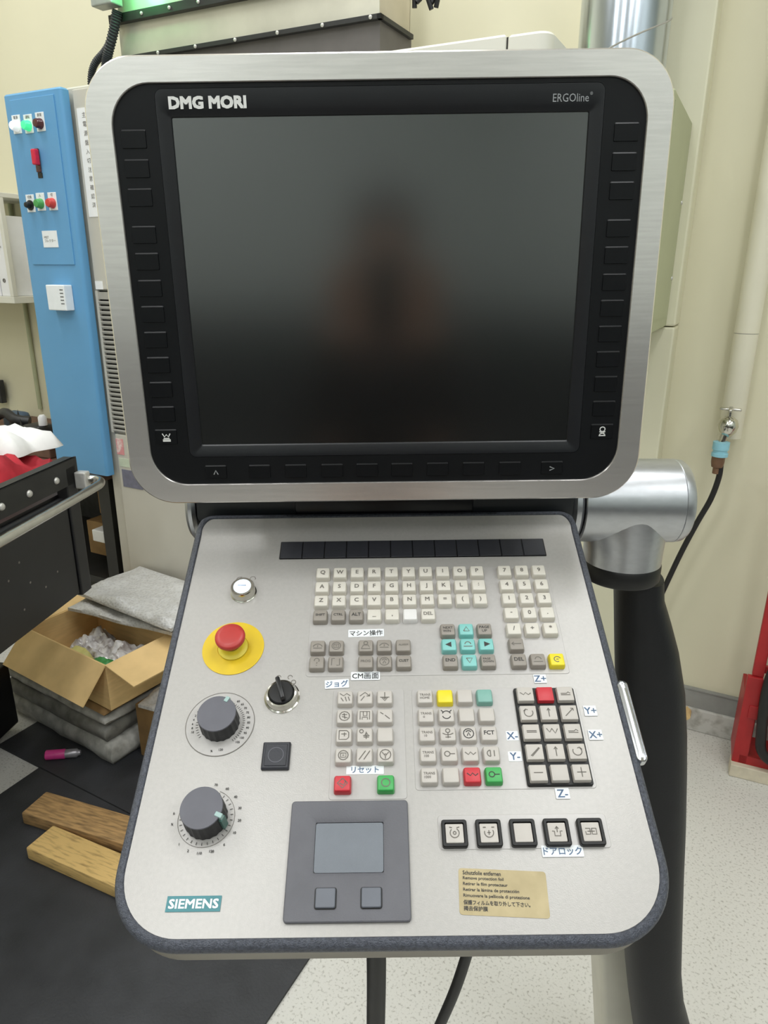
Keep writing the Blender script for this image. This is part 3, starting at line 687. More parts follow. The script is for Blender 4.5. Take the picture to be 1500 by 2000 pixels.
# maker plate, notice label, tapes
mp = obj('maker_plate', polys([[(36.6 * mm, -424 * mm), (80.4 * mm, -424 * mm), (80.4 * mm, -412.4 * mm), (36.6 * mm, -412.4 * mm)]], .0006), 'teal_plate', con, label='teal maker plate')
lettering('SIEMENS', 'tape_white', mp, 58.5 * mm, -418.2 * mm, .0008, 39.5 * mm, 6.6 * mm, bold=.03, stretch=True)
nl = obj('notice_label', plate(-35.7 * mm, 35.7 * mm, -17.3 * mm, 17.3 * mm, 0, .0004, .0025), 'tan_label', con, loc=(307.5 * mm, -413 * mm, 0), rot=(0, 0, math.radians(-3.0)), label='tan paper notice label')
lines = ['Schutzfolie entfernen', 'Remove protection foil', 'Retirer le film protecteur', 'Retirar la lámina de protección', 'Rimuovere la pellicola di protezione', '保護フィルムを取り外して下さい。', '揭去保护膜']
wds = [31, 33, 36, 45, 53, 53, 19]
for i, (s, wd) in enumerate(zip(lines, wds)):
    me = text_mesh(s, wd * mm, (3.0 if i < 5 else 3.4) * mm, bold=.02, stretch=True)
    obj('lettering', me, 'print_dark', nl, loc=(-32.2 * mm + wd * mm / 2, (14.0 - 4.35 * i - (0.4 if i > 4 else 0)) * mm, .0006))
def tape(x0, x1, y0, y1, s, m='print_blue', rot=0.0):
    cx, cy = (x0 + x1) / 2, (y0 + y1) / 2; w2, h2 = abs(x1 - x0) / 2, abs(y1 - y0) / 2
    t = obj('tape_label', plate(-w2 * mm, w2 * mm, -h2 * mm, h2 * mm, 0, .0004, .0006), 'tape_white', con, loc=(cx * mm, cy * mm, .0005), rot=(0, 0, rot))
    lettering(s, m, t, 0, 0, .0006, w2 * 1.84 * mm, h2 * 1.45 * mm, bold=.012)
tape(176, 213.5, -166.4, -157.2, 'マシン操作', 'print_dark', .02)
tape(180, 209, -217.6, -208.4, 'CM画面', 'print_dark')
tape(154.2, 178.2, -226.4, -216.8, 'ジョグ', 'print_blue', .06)
tape(178, 212, -313.8, -305.8, 'リセット', 'print_blue')
tape(362.2, 374.8, -223.4, -213.8, 'Z+'); tape(363.6, 376, -338.2, -328.8, 'Z-')
tape(327, 338.4, -283.4, -274, 'X-'); tape(326.4, 338.6, -303.4, -294, 'Y-')
tape(405, 417.2, -259.4, -248.8, 'Y+'); tape(404.2, 417.4, -283.8, -273.6, 'X+')
tape(343.6, 378.4, -386.4, -377.2, 'ドアロック')

# ---- supporting arm with hinge, elbow, neck and stand
HC = Vector((0, 0.875, H - 0.278))         # hinge axis runs along the world x axis here
arm = thing('support_arm', 'black curved support arm with a silver elbow joint right of the console', 'stand', Matrix.Translation((0.33, 0.9, 0)))
AO = Vector((0.33, 0.9, 0))
def cyl_x(x0, x1, r, bm=None, n=48, bev=.004):
    bm = bm or new_bm()
    prof = [(x0, r - bev), (x0 + bev, r), (x1 - bev, r), (x1, r - bev)]
    loops = [[(x - AO.x, HC.y + q * math.cos(2 * PI * i / n) - AO.y, HC.z + q * math.sin(2 * PI * i / n)) for i in range(n)] for x, q in prof]
    return loft(bm, loops)
obj('hinge_housing', cyl_x(-.231, .233, .046), 'hinge_dark', arm, smooth=40)
bm = new_bm(); add_box(bm, -.108 - AO.x, .108 - AO.x, HC.y - .060 - AO.y, HC.y - AO.y, HC.z - .010, HC.z + .034, bev=.003)
obj('hinge_cover', bm, 'black_gloss', arm, smooth=40)
obj('hinge_body', box(-.2305 - AO.x, .2325 - AO.x, HC.y - .054 - AO.y, HC.y - AO.y, HC.z - .016, HC.z + .040, bev=.006), 'hinge_dark', arm, smooth=40)
obj('mounting_neck', box(-.15 - AO.x, .15 - AO.x, .80 - AO.y, HC.y - AO.y, HC.z + .03, HC.z + .14, bev=.01), 'hinge_dark', arm, smooth=40)
obj('end_collar', cyl_x(-.2435, -.231, .0555), 'cast_aluminium', arm, smooth=40)
obj('end_collar', cyl_x(.2325, .2465, .0525), 'cast_aluminium', arm, smooth=40)
bm = new_bm()
n = 48; RC = .0538
prof = [(.2475, RC - .001), (.2485, RC), (.3695, RC), (.3702, RC - .0008), (.3709, RC), (.379, RC - .001), (.3830, RC - .004), (.3845, RC - .008), (.3845, .01)]
loops = [[(x - AO.x, HC.y + q * math.cos(2 * PI * i / n) - AO.y, HC.z + q * math.sin(2 * PI * i / n)) for i in range(n)] for x, q in prof]
loft(bm, loops)
obj('elbow', bm, 'cast_aluminium', arm, smooth=30, label='silver cylindrical elbow')
NXC = .3160
bm = new_bm(); n = 48
loops = []
for k, (z, r, sh, sk) in enumerate(((-.082, .0500, 0, 0), (-.066, .0502, 0, 0), (-.054, .0508, .0, 0.002), (-.045, .0512, .001, .005), (-.038, .0514, .002, .010), (-.030, .0516, .003, .015), (-.020, .0518, .004, .020), (0.0, .052, .004, .022))):
    L = []
    for i in range(n):
        a = 2 * PI * i / n
        rx = r * (1 + (.25 * (1 - (k > 3) * .2) * sk / .02 if math.cos(a) < 0 else 0))
        L.append((NXC + sh * .4 + rx * math.cos(a) - AO.x, HC.y + min(r, .0525) * math.sin(a) - AO.y, HC.z + z))
    loops.append(L)
loft(bm, loops); obj('neck', bm, 'cast_aluminium', arm, smooth=60)
obj('rubber_ring', lathe([(.0485, -.106), (.0508, -.103), (.0508, -.084), (.0495, -.082)], 48, c=(NXC - AO.x, HC.y - AO.y, HC.z)), 'ring_black', arm, smooth=40)
# arm outline measured at heights: (image row, left, right)
st = [(1120, 1203, 1290), (1160, 1203, 1291), (1205, 1203, 1305), (1260, 1203, 1320), (1340, 1204, 1333), (1420, 1205, 1337), (1500, 1206, 1337), (1600, 1209, 1335), (1700, 1213, 1331), (1800, 1218, 1328), (1880, 1223, 1326), (1940, 1229, 1331), (2000, 1237, 1347), (2100, 1255, 1385), (2180, 1275, 1425)]
loops = []; n = 28
for row, l, r in st:
    Fy = 0.90
    a = sight(l, row); a *= Fy / a.y; b = sight(r, row); b *= Fy / b.y
    z = (a.z + b.z) / 2 + H; cx = (a.x + b.x) / 2; hw = (b.x - a.x) / 2
    loops.append([(cx + hw * (abs(math.cos(2 * PI * i / n)) ** .8) * (1 if math.cos(2 * PI * i / n) > 0 else -1) - AO.x, Fy + .046 * math.sin(2 * PI * i / n) - AO.y, z) for i in range(n)])
lx = [p[0] for p in loops[-1]]; 
loops.append([(p[0] + .06, p[1], 0.06) for p in loops[-1]])
loops.append([(p[0] * 1.0 + .075, p[1] * 1.6, 0.0) for p in loops[-2]])
obj('arm_shell', loft(new_bm(), loops), 'arm_black', arm, smooth=60)
loops = []
for row, l, r in ((1560, 1154, 1236), (1600, 1155, 1237), (1870, 1166, 1245), (2000, 1172, 1262), (2180, 1180, 1290)):
    Fy = 0.985
    a = sight(l, row); a *= Fy / a.y; b = sight(r, row); b *= Fy / b.y
    z = (a.z + b.z) / 2 + H
    loops.append([(x - AO.x, y - AO.y, z) for x, y in rrect(a.x, b.x, Fy - .02, Fy + .06, .012, 4)])
loops.append([(p[0], p[1], 0.0) for p in loops[-1]])
obj('rear_cover', loft(new_bm(), loops), 'post_beige', arm, smooth=40, label='beige rear cover of the stand')

# cables under the console
def cable(name, pix, F, r, label):
    pts = []
    for (x, y), f in zip(pix, F):
        q = sight(x, y); q *= f / q.y; pts.append((q.x, q.y, max(q.z + H, .012 + r)))
    return tag(obj(name, tube(smooth_path(pts, 6), r, 14), 'cable_black', smooth=60), label, 'cable')
cable('cable', [(733, 1790), (735, 1870), (735, 1935), (734, 2000), (733, 2120), (735, 2300)], [.56, .565, .57, .575, .58, .60], .0105, 'thick black cable hanging straight down below the console')
cable('cable', [(930, 1800), (910, 1870), (888, 1935), (860, 2000), (815, 2100), (760, 2250)], [.58, .585, .59, .60, .62, .66], .0062, 'thin black cable slanting down below the console')

# ------------------------------------------------------------------ machine tool behind
MD = 1.85; K = MD / 1.36
def at(x, y, d): return on_plane(x, y, d)
mz = 2.10
pm = at(992, 65, MD); pr = at(1047, 65, MD)
mach = thing('machining_centre', 'large off-white machine enclosure behind the monitor, only its top edge showing', 'machine', room(pm[0], MD))
uL = at(128, 170, MD)[0] + .62
mz = pm[2]
def body(x0, x1, y0, y1, z0, z1, r): return loft(new_bm(), [L3(rrect(x0, x1, y0, y1, r, 6), z0), L3(rrect(x0, x1, y0, y1, r, 6), z1 - .006), L3(rrect(x0 + .006, x1 - .006, y0 + .006, y1 - .006, tuple(max(q - .006, .001) for q in r), 6), z1)])
obj('front_panel', body(uL - pm[0], -.004, 0, .55, .02, mz, (.004,) * 4), 'machine_white', mach, smooth=40)
obj('corner_post', body(0, pr[0] - pm[0] + .035, .002, .55, .02, mz - .002, (.004, .035, .035, .004)), 'machine_white', mach, smooth=40)
obj('panel_gap', box(-.004, 0, .006, .5, .02, mz - .006), 'slot_dark', mach)

# grey cabinet beside it
c0 = at(120, 170, MD); cz = at(150, 165, MD)[2]
cab = thing('electrical_cabinet', 'pale grey electrical cabinet with louvred vent right of the blue panel', 'cabinet', room(c0[0], MD))
cw = uL - c0[0] - .004
obj('body', body(0, cw, .012, .5, 0, cz, (.006,) * 4), 'cabinet_paint', cab, smooth=40)
def cl(x, y): q = at(x, y, MD); return q[0] - c0[0], q[2]
dx0 = cl(143, 200)[0]; dz1 = cz - .012; vz1 = cl(195, 568)[1]; vz0 = cl(235, 846)[1]
obj('door', box(dx0, cw - .01, 0, .014, vz1 + .004, dz1, bev=.003), 'cabinet_paint', cab)
obj('lower_panel', box(dx0 + .012, cw - .01, 0, .014, .12, vz0 - .006, bev=.003), 'cabinet_paint', cab)
obj('vent_recess', box(dx0 + .004, cw - .01, .008, .0125, vz0, vz1), 'slot_dark', cab)
obj('vent_frame', box(dx0 - .002, dx0 + .010, -.001, .014, vz0, vz1), 'cabinet_paint', cab)
ns = 28; sh = (vz1 - .03 - vz0) / ns
slm = mesh(box(0, cw - .02 - dx0 - .004, -.004, .004, 0, sh * .45), 'slat'); slm.materials.append(MT['slat_grey'])
for i in range(ns): obj('slat', slm, None, cab, loc=(dx0 + .010, .004, vz0 + sh * (i + .25)), rot=(.5, 0, 0))
obj('slat', box(dx0 + .010, cw - .01, 0, .012, vz1 - .028, vz1 - .004), 'slat_grey', cab)
def sheet(par, conv, tl, br, m, name, y=-.002, txt=None, tm='print_dark', **k):
    x0, z1 = conv(*tl); x1, z0 = conv(*br)
    o = obj(name, box(x0, x1, y, y + .0016, z0, z1), m, par)
    if txt: lettering(txt, tm, o, (x0 + x1) / 2, y - .0006, (z0 + z1) / 2, abs(x1 - x0) * .8, abs(z1 - z0) * .8, rot=(PI / 2, 0, 0), **k)
    return o
x0, z1 = cl(150, 212); x1 = cl(176, 212)[0]; z0 = cl(174, 424)[1]
pp = obj('paper_strip', box(x0, x1, -.0016, 0, z0, z1), 'paper', cab, label='long white paper strip with vertical writing')
for i, ch in enumerate('主電源盤入切注意確認済'): lettering(ch, 'print_mid', pp, (x0 + x1) / 2, -.0022, z1 - .02 - i * (z1 - z0 - .03) / 11, .016, .016, rot=(PI / 2, 0, 0))
x0, z1 = cl(186, 549); z0 = cl(188, 565)[1]; obj('tag', box(x0, x0 + .035, -.0016, 0, z0, z1), 'paper', cab)
def sticker(tlp, w_, h_, m, name): 
    x0, z1 = cl(*tlp); return obj(name, box(x0, x0 + w_, -.0016, 0, z1 - h_, z1), m, cab)
sticker((226, 856), .036, .060, 'paper_red', 'red_white_sticker'); sticker((233, 894), .05, .032, 'paper_green', 'pale_sticker')
sticker((238, 916), .10, .068, 'sticker_violet', 'violet_sticker')
sticker((216, 885), .006, .006, 'slot_dark', 'lock')

# blue control panel hung at the cabinet's left
BD = MD - .035
b0 = at(5, 182, BD); b1 = at(117, 171, BD); bb0 = at(185, 926, BD)
bl = thing('blue_control_panel', 'tall narrow sky blue switch panel with lamps and buttons at upper left', 'control panel', room(b0[0], BD))
bw = b1[0] - b0[0]; bz1 = (b0[2] + b1[2]) / 2; bz0 = bb0[2]
obj('casing', body(0, bw, 0, .034, bz0, bz1, (.008, .012, .003, .003)), 'blue_paint', bl, smooth=40)
def bc(x, y): q = at(x, y, BD - .004); return q[0] - b0[0], q[2]
x0, z1 = bc(18, 196); x1 = bc(104, 190)[0]; z0 = bc(68, 517)[1]
obj('door', box(x0, x1, -.004, .002, z0, z1, bev=.0015), 'blue_paint', bl)
def lamp(px, m, name, plate_txt, cap=.0145, big=True):
    x, z = bc(*px)
    lp_ = obj('label_plate', box(x - .0205, x + .0205, -.0062, -.004, z - .022, z + .034, bev=.001), 'tape_white', bl)
    lettering(plate_txt, 'print_dark', lp_, x, -.0068, z + .026, .026, .010, rot=(PI / 2, 0, 0))
    o = obj(name, lathe([(.0165, 0), (.0165, .004), (cap, .006), (cap, .016), (cap * .8, .021), (.003, .022)], 24), m, bl, loc=(x, -.006, z), rot=(PI / 2, 0, 0), smooth=50)
    return o
lamp((34, 247), 'lamp_white', 'indicator_lamp', '電源')['label'] = 'lit white indicator lamp'
lamp((57, 246), 'lamp_green', 'indicator_lamp', '運転')['label'] = 'lit green indicator lamp'
lamp((80, 242), 'lamp_off_red', 'indicator_lamp', '異常')['label'] = 'dark red unlit lamp'
lamp((61, 401), 'button_black', 'push_button', '切換', cap=.010)['label'] = 'black push button'
lamp((81, 398), 'button_green', 'push_button', '入')['label'] = 'green push button'
lamp((104, 397), 'button_red', 'push_button', '切')['label'] = 'red push button'
x, z = bc(74, 308)
sw = obj('rotary_switch', box(x - .011, x + .011, -.010, -.003, z - .045, z + .028, bev=.003), 'lamp_off_red', bl)
obj('handle', box(x - .004, x + .0145, -.028, -.008, z - .024, z + .024, bev=.004), 'switch_red', sw, label='red switch handle')
obj('window', box(x - .009, x + .012, -.006, -.003, z - .062, z - .046), 'button_black', sw)
x0, z1 = bc(82, 451); x1, z0 = bc(115, 483)
lb = obj('label', box(x0, x1, -.0056, -.004, z0, z1), 'tape_white', bl)
lettering('MIST\nコレクター', 'print_mid', lb, (x0 + x1) / 2, -.0062, (z0 + z1) / 2, (x1 - x0) * .75, (z1 - z0) * .6, rot=(PI / 2, 0, 0))
q0 = at(88, 556, BD - .03); q1 = at(133, 607, BD - .03)
tm = obj('wall_timer', box(q0[0] - b0[0] + .008, q1[0] - b0[0], -.036, 0, q1[2], q0[2], bev=.003), 'tape_white', bl, label='white box with black writing')
obj('back_plate', box(q0[0] - b0[0], q1[0] - b0[0] - .01, -.012, 0, q1[2] + .002, q0[2] - .004, bev=.002), 'tape_white', tm)
xx = q1[0] - b0[0]
for i in range(5): lettering('■■■■', 'print_dark', tm, xx - .014, -.0366, q0[2] - .016 - i * .0115, .016, .004, rot=(PI / 2, 0, 0))

# sheet-metal tank on top with rails, and the dark base under it
TD = 2.05
tBR = at(741, 42, TD); tBL = at(237, 108, TD); tT = at(490, 0, TD)
zt0 = (tBR[2] + tBL[2]) / 2; zt1 = at(560, -10, TD)[2]
ztr = (at(230, 33, TD)[2] + tT[2]) / 2
tank = thing('sheet_metal_cover', 'galvanised sheet metal box with black bolted rails on top of the machine', 'metal box', room(tBR[0], TD))
tw = tBR[0] - tBL[0]
obj('side_sheet', box(-tw, 0, 0, .004, zt0, ztr), 'galvanised', tank)
obj('end_sheet', box(-.004, 0, .004, .20, zt0, ztr + .22), 'beige_sheet', tank)
obj('upper_sheet', box(-tw, 0, .004, .008, ztr, ztr + .25), 'galvanised', tank)
obj('top_sheet', box(-tw, 0, .0, .20, ztr + .25, ztr + .255), 'galvanised', tank)
obj('back_sheet', box(-tw, 0, .196, .2, zt0, ztr + .25), 'galvanised', tank)
obj('dark_base', box(-tw + .004, .0, .004, .21, max(mz, cz) + .001, zt0 - .004), 'dark_sheet', tank)
obj('rail', box(-tw - .02, .012, -.014, .002, zt0 - .009, zt0 + .004, bev=.001), 'black_steel', tank)
obj('rail', box(-tw - .02, .0, -.022, .006, ztr - .012, ztr + .014, bev=.001), 'black_steel', tank)
obj('rail', box(-.002, .012, -.014, .20, zt0 - .009, zt0 + .004, bev=.001), 'black_steel', tank)
scm = mesh(lathe([(.0055, 0), (.0055, .002), (.004, .004), (.001, .0045)], 12), 'screw', 50); scm.materials.append(MT['screw_white'])
for i in range(7): obj('screw', scm, None, tank, loc=(-tw + .02 + i * (tw - .04) / 6, -.015, zt0 - .003), rot=(PI / 2, 0, 0))
for i in range(9): obj('screw', scm, None, tank, loc=(-tw + .01 + i * (tw - .04) / 8, -.022, ztr + .001), rot=(PI / 2, 0, 0))
# signal beacon (just above the picture) whose green light falls on the sheet
gb = at(247, -48, TD - .06)
bo = obj('signal_beacon', lathe([(.0, 0.0), (.022, .001), (.022, .05), (.018, .06), (.001, .062)], 24), 'beacon_green', smooth=50)
bo.matrix_world = room(gb[0], gb[1], gb[2]); tag(bo, 'green glowing signal beacon above the sheet metal box', 'lamp')
bl_ = bpy.data.lights.new('beacon_light', 'POINT'); bl_.energy = 0.5; bl_.color = (.1, 1, .3); bl_.shadow_soft_size = .02
blo = bpy.data.objects.new('beacon_light', bl_); COL.objects.link(blo); blo.location = P(gb[0] - .015, gb[1] - .02, gb[2] - .02)
# corrugated hose, bracket
def corrug(pix, d, r, label, grp=None):
    pts = smooth_path([Vector(P(*at(x, y, d))) for x, y in pix], 16)
    dens = []; rad = []
    for a, b in zip(pts, pts[1:]):
        n_ = max(2, int((b - a).length / .004))
        for k in range(n_): dens.append(a.lerp(b, k / n_))
    rad = [r * (1.0 if (i // 2) % 2 == 0 else .86) for i in range(len(dens))]
    return tag(obj('corrugated_hose', tube(dens, rad, 14), 'hose_black', smooth=40), label, 'hose')
corrug([(229, 20), (222, 60), (211, 105), (207, 130), (205, 160), (208, 210), (214, 300)], TD - .04, .0165, 'thick black corrugated hose dropping beside the sheet metal box')
corrug([(222, 70), (205, 100), (185, 125), (178, 155), (182, 200), (190, 300)], TD - .01, .0125, 'thinner black corrugated hose curving behind the thick one')
br0 = at(196, 14, TD - .03); br1 = at(238, 30, TD - .03)
brk = obj('bracket', box(0, br1[0] - br0[0], 0, .05, br0[2] - .01, br0[2] + .12, bev=.004), 'bracket_grey'); brk.matrix_world = room(br0[0], TD - .07); tag(brk, 'small grey metal bracket at the top left corner of the sheet metal box', 'bracket')
cb = at(838, 6, TD + .1)
bm = new_bm()
for k in range(5):
    pts = [P(cb[0] - .035 + .014 * k + .02 * math.sin(k * 2 + t), TD + .1 + .015 * math.cos(k + t), cb[2] + .075 - .026 * t + .012 * math.sin(3 * t + k)) for t in range(4)]
    tube(smooth_path(pts, 4), .007, 8, bm)
tag(obj('cable_bundle', bm, 'cable_black', smooth=60), 'dark tangle of cables hanging at the top beside the beige sheet', 'cable')

# duct and olive collector box
DD = 2.17
dl_ = at(1128, 0, DD); dr_ = at(1317, 0, DD); rd = (dr_[0] - dl_[0]) / 2 * .93; duc = (dl_[0] + dr_[0]) / 2 + .006
du = thing('spiral_duct', 'shiny spiral steel ventilation duct at the upper right', 'duct', room(duc, DD, 0))
zb = at(1352, 238, 2.32)[2]
obj('pipe', lathe([(rd, zb + .002), (rd, CEIL - .005)], 64), 'spiral_steel', du, smooth=60)
seam = []
zs = at(1310, 50, DD)[2]
for i in range(0, 200):
    a = i * .12 - 12; seam.append((rd * math.cos(a), rd * math.sin(a), zs + (a + .3) * .045))
seam = [s for s in seam if zb + .03 < s[2] < CEIL - .03]
obj('seam', tube(seam, .0022, 6), 'slat_grey', du, smooth=60)
ob_ = at(1352, 238, 2.32); ob2 = at(1300, 637, 2.32)
oc = thing('collector_box', 'olive green metal box behind the right edge of the monitor', 'box', room(ob_[0], 2.32))
obj('body', box(-.27, 0, -.42, .009, ob2[2], ob_[2], bev=.004), 'olive_paint', oc)
obj('side_panel', box(0, .0015, -.40, -.01, ob2[2] + .03, ob_[2] - .02), 'olive_paint', oc)
for zz in (.25, .62): obj('screw', scm, None, oc, loc=(.0015, -.03, ob2[2] + (ob_[2] - ob2[2]) * zz), rot=(0, PI / 2, 0))

# downpipe with tap and hose
PD = 2.40
pa = at(1433, 650, PD); pb_ = at(1483, 650, PD); rp = (pb_[0] - pa[0]) / 2; pu = (pa[0] + pb_[0]) / 2
dp = thing('downpipe', 'cream round pipe running down the wall at the right', 'pipe', room(pu, PD))
zp0 = at(1440, 855, PD)[2]
obj('upper_pipe', lathe([(rp, pa[2] + .001), (rp, CEIL - .003)], 32), 'pipe_cream', dp, smooth=50)
obj('lower_pipe', lathe([(rp, zp0), (rp, pa[2] - .001)], 32), 'pipe_cream', dp, smooth=50)
obj('joint', lathe([(rp - .001, pa[2] - .002), (rp - .001, pa[2] + .002)], 32), 'slat_grey', dp)
TDp = PD - rp - .035
tp_ = at(1422, 832, TDp)
tap = thing('water_tap', 'chrome tap with a blue coupling on the cream downpipe', 'tap', room(tp_[0], TDp, tp_[2]))
obj('valve_body', lathe([(.001, -.034), (.012, -.032), (.024, -.018), (.029, 0), (.024, .018), (.012, .028), (.001, .029)], 20), 'chrome', tap, smooth=60)
obj('inlet', tube([(0, 0, 0), (.012, .03, 0), (.02, .062, 0)], .012, 14), 'chrome', tap, smooth=60)
obj('spindle', lathe([(.006, .02), (.006, .050)], 12), 'chrome', tap, smooth=60)
bm = new_bm(); add_box(bm, -.030, .030, -.006, .006, .046, .054, bev=.003); add_box(bm, -.006, .006, -.030, .030, .046, .054, bev=.003)
obj('handle', bm, 'chrome', tap, smooth=60)
ft = [Vector((0, -.004, -.02)), Vector((-.008, -.012, -.05))]
obj('spout', tube([(0, 0, -.015), (-.006, -.005, -.030), (-.009, -.007, -.048)], [.014, .012, .011], 14), 'chrome', tap, smooth=60)
obj('blue_coupling', lathe([(.0235, -.092), (.0235, -.082), (.0205, -.081), (.0205, -.072), (.0235, -.071), (.0235, -.048), (.008, -.046)], 24, c=(-.010, -.008, 0)), 'tap_blue', tap, smooth=35)
obj('brown_fitting', lathe([(.011, -.146), (.011, -.128), (.0165, -.125), (.019, -.110), (.019, -.092), (.004, -.091)], 20, c=(-.012, -.009, 0)), 'brass_brown', tap, smooth=35)
hp = [(1408, 902), (1404, 932), (1388, 975), (1362, 1020), (1330, 1080), (1297, 1150), (1275, 1200), (1255, 1260)]
hd = [TDp - .008, TDp - .01, TDp - .0, TDp + .005, TDp + .005, TDp + .01, TDp + .01, TDp + .015]
tag(obj('hose', tube(smooth_path([P(*at(x, y, d)) for (x, y), d in zip(hp, hd)], 6), .0085, 12), 'cable_black', smooth=60), 'black rubber hose curving down from the chrome tap', 'hose')
wp = at(1340, 1394, 2.41); pg = obj('pipe_stub', tube([(0, -.01, 0), (0, .04, 0)], .016, 12), 'cardboard'); pg.matrix_world = room(wp[0], 2.405, wp[2]); tag(pg, 'short tan pipe stub at the foot of the wall beside the arm', 'pipe')

# red cylinder rack at right
rk0 = on_level(1424, 1508, 0)
rk = thing('red_rack', 'red steel cylinder rack at the right edge of the picture', 'rack', room(rk0[0], rk0[1], 0, math.radians(3)))
obj('foot', box(-.002, .5, -.02, .04, 0, .045, bev=.003), 'foot_beige', rk)
obj('base_plate', box(.02, .5, 0, .12, .045, .075), 'rack_red', rk)
obj('upright', box(.0, .045, 0, .02, .04, .36, bev=.003), 'rack_red', rk)
obj('upper_post', box(.012, .045, .01, .03, .36, 1.02, bev=.003), 'rack_red', rk)
obj('upright', box(.40, .445, 0, .02, .04, 1.02, bev=.003), 'rack_red', rk)
obj('crossbar', box(.02, .42, -.004, .016, .215, .262, bev=.003), 'rack_red', rk)
obj('crossbar', box(.045, .42, .02, .035, .37, .395, bev=.003), 'rack_red', rk)
obj('top_bar', box(.0, .445, .0, .03, 1.0, 1.04, bev=.003), 'rack_red', rk)
obj('side_plate', box(.0, .012, .02, .13, .045, .30, bev=.002), 'rack_red', rk)
cyl = thing('gas_cylinder', 'dark red gas cylinder with a blue label standing in the red rack', 'cylinder', room(rk0[0] + .175, rk0[1] + .075, .075, math.radians(3)))
obj('tank', lathe([(.060, 0), (.066, .008), (.066, .30), (.055, .345), (.028, .37), (.022, .40), (.004, .402)], 32), 'cylinder_red', cyl, smooth=50)
obj('label', lathe([(.0668, .145), (.0668, .215)], 32), 'label_blue', cyl, smooth=50)
obj('valve', lathe([(.012, .40), (.012, .42), (.02, .425), (.02, .44), (.003, .442)], 16), 'chrome', cyl, smooth=50)
hp = [(.26, -.02, .50), (.18, -.022, .52), (.11, -.022, .49), (.066, -.022, .42), (.056, -.022, .34), (.058, -.022, .27), (.064, -.022, .19), (.074, -.022, .125), (.11, -.022, .092), (.19, -.022, .085), (.29, -.022, .10)]
h_ = obj('welding_hose', tube(smooth_path(hp, 6), .0155, 12), 'cable_black', smooth=60); h_.matrix_world = room(rk0[0], rk0[1], 0, math.radians(3)); tag(h_, 'thick black hose looped over the front of the red rack', 'hose')

# ------------------------------------------------------------------ left side: tool cart
CP = Vector((-.943, 1.667, 0)); ca = math.atan2(.146, .989)
CM = Matrix.Translation(CP) @ Matrix.Rotation(-ca, 4, 'Z')
cart = thing('tool_cart', 'black steel tool cart with a bolted top rail at the left edge', 'tool cart', CM)
# local: x outward (towards the console), y away from the viewer
ctz = 1.037
obj('body', box(-.60, -.014, -.60, .312, .64, ctz - .11, bev=.006), 'cart_black', cart)
obj('side_panel', box(-.014, -.005, -.60, .268, .632, ctz - .13, bev=.002), 'cart_black', cart)
obj('corner_post', box(-.036, .0, .274, .327, .622, ctz - .02, bev=.004), 'cart_black', cart)
obj('top_rail', box(-.007, .0, -.60, .336, ctz - .074, ctz, bev=.001), 'black_steel', cart)
obj('rail_lip', box(-.035, .0, -.60, .328, ctz - .004, ctz, bev=.001), 'black_steel', cart)
obj('tray', box(-.60, -.035, -.60, .316, ctz - .112, ctz - .10), 'cart_black', cart)
obj('lower_tray', box(-.85, -.41, -.50, .42, .03, .27, bev=.006), 'cart_black', cart)
for yy in (-.5, .14): obj('leg', box(-.50, -.45, yy, yy + .05, .03, .66), 'cart_black', cart)
for yy in (-.5, .14): obj('castor', lathe([(.012, -.012), (.03, -.012), (.03, .012), (.012, .012)], 20), 'ring_black', cart, loc=(-.475, yy + .025, .03), rot=(0, PI / 2, 0))
scr2 = mesh(lathe([(.0100, 0), (.0100, .002), (.007, .006), (.001, .007)], 14), 'rivet', 50); scr2.materials.append(MT['screw_white'])
for yy in (-.36, -.24, -.12, -.006, .105, .227): obj('rivet', scr2, None, cart, loc=(.0, yy, ctz - .043), rot=(0, PI / 2, 0))
obj('handle', tube(smooth_path([(.005, .328, ctz - .066), (.052, .338, ctz - .068), (.08, .312, ctz - .070), (.083, .24, ctz - .073), (.083, -.1, ctz - .080), (.083, -.58, ctz - .088)], 8), .0125, 14), 'steel_tube', cart, smooth=60, label='polished steel tube handle')
obj('handle_mount', box(0, .035, .312, .34, ctz - .092, ctz - .042, bev=.004), 'screw_white', cart)
for (yy, zz) in ((-.02, .80), (.06, .76), (.12, .72), (.02, .70), (.18, .74), (.03, .83)): obj('scuff', lathe([(.0035, 0), (.002, .0006)], 8), 'print_mid', cart, loc=(-.005, yy, zz), rot=(0, PI / 2, 0))
q = on_level(2, 925, ctz - .04)
rc = obj('red_cloth', blob(.40, .30, .085, 3, 18, 22, .55, 4), 'cloth_red', smooth=60); rc.matrix_world = room(q[0] - .13, q[1] - .02, ctz - .070, .3); tag(rc, 'crumpled red cloth lying in the tray of the black cart', 'cloth')
q = on_level(12, 880, ctz)
wb = obj('white_bag', blob(.44, .20, .085, 11, 18, 18, .3, 3), 'cloth_white', smooth=60); wb.matrix_world = room(q[0] - .165, q[1] + .05, ctz - .012, .05); tag(wb, 'white cloth bag lying on the red cloth', 'bag')

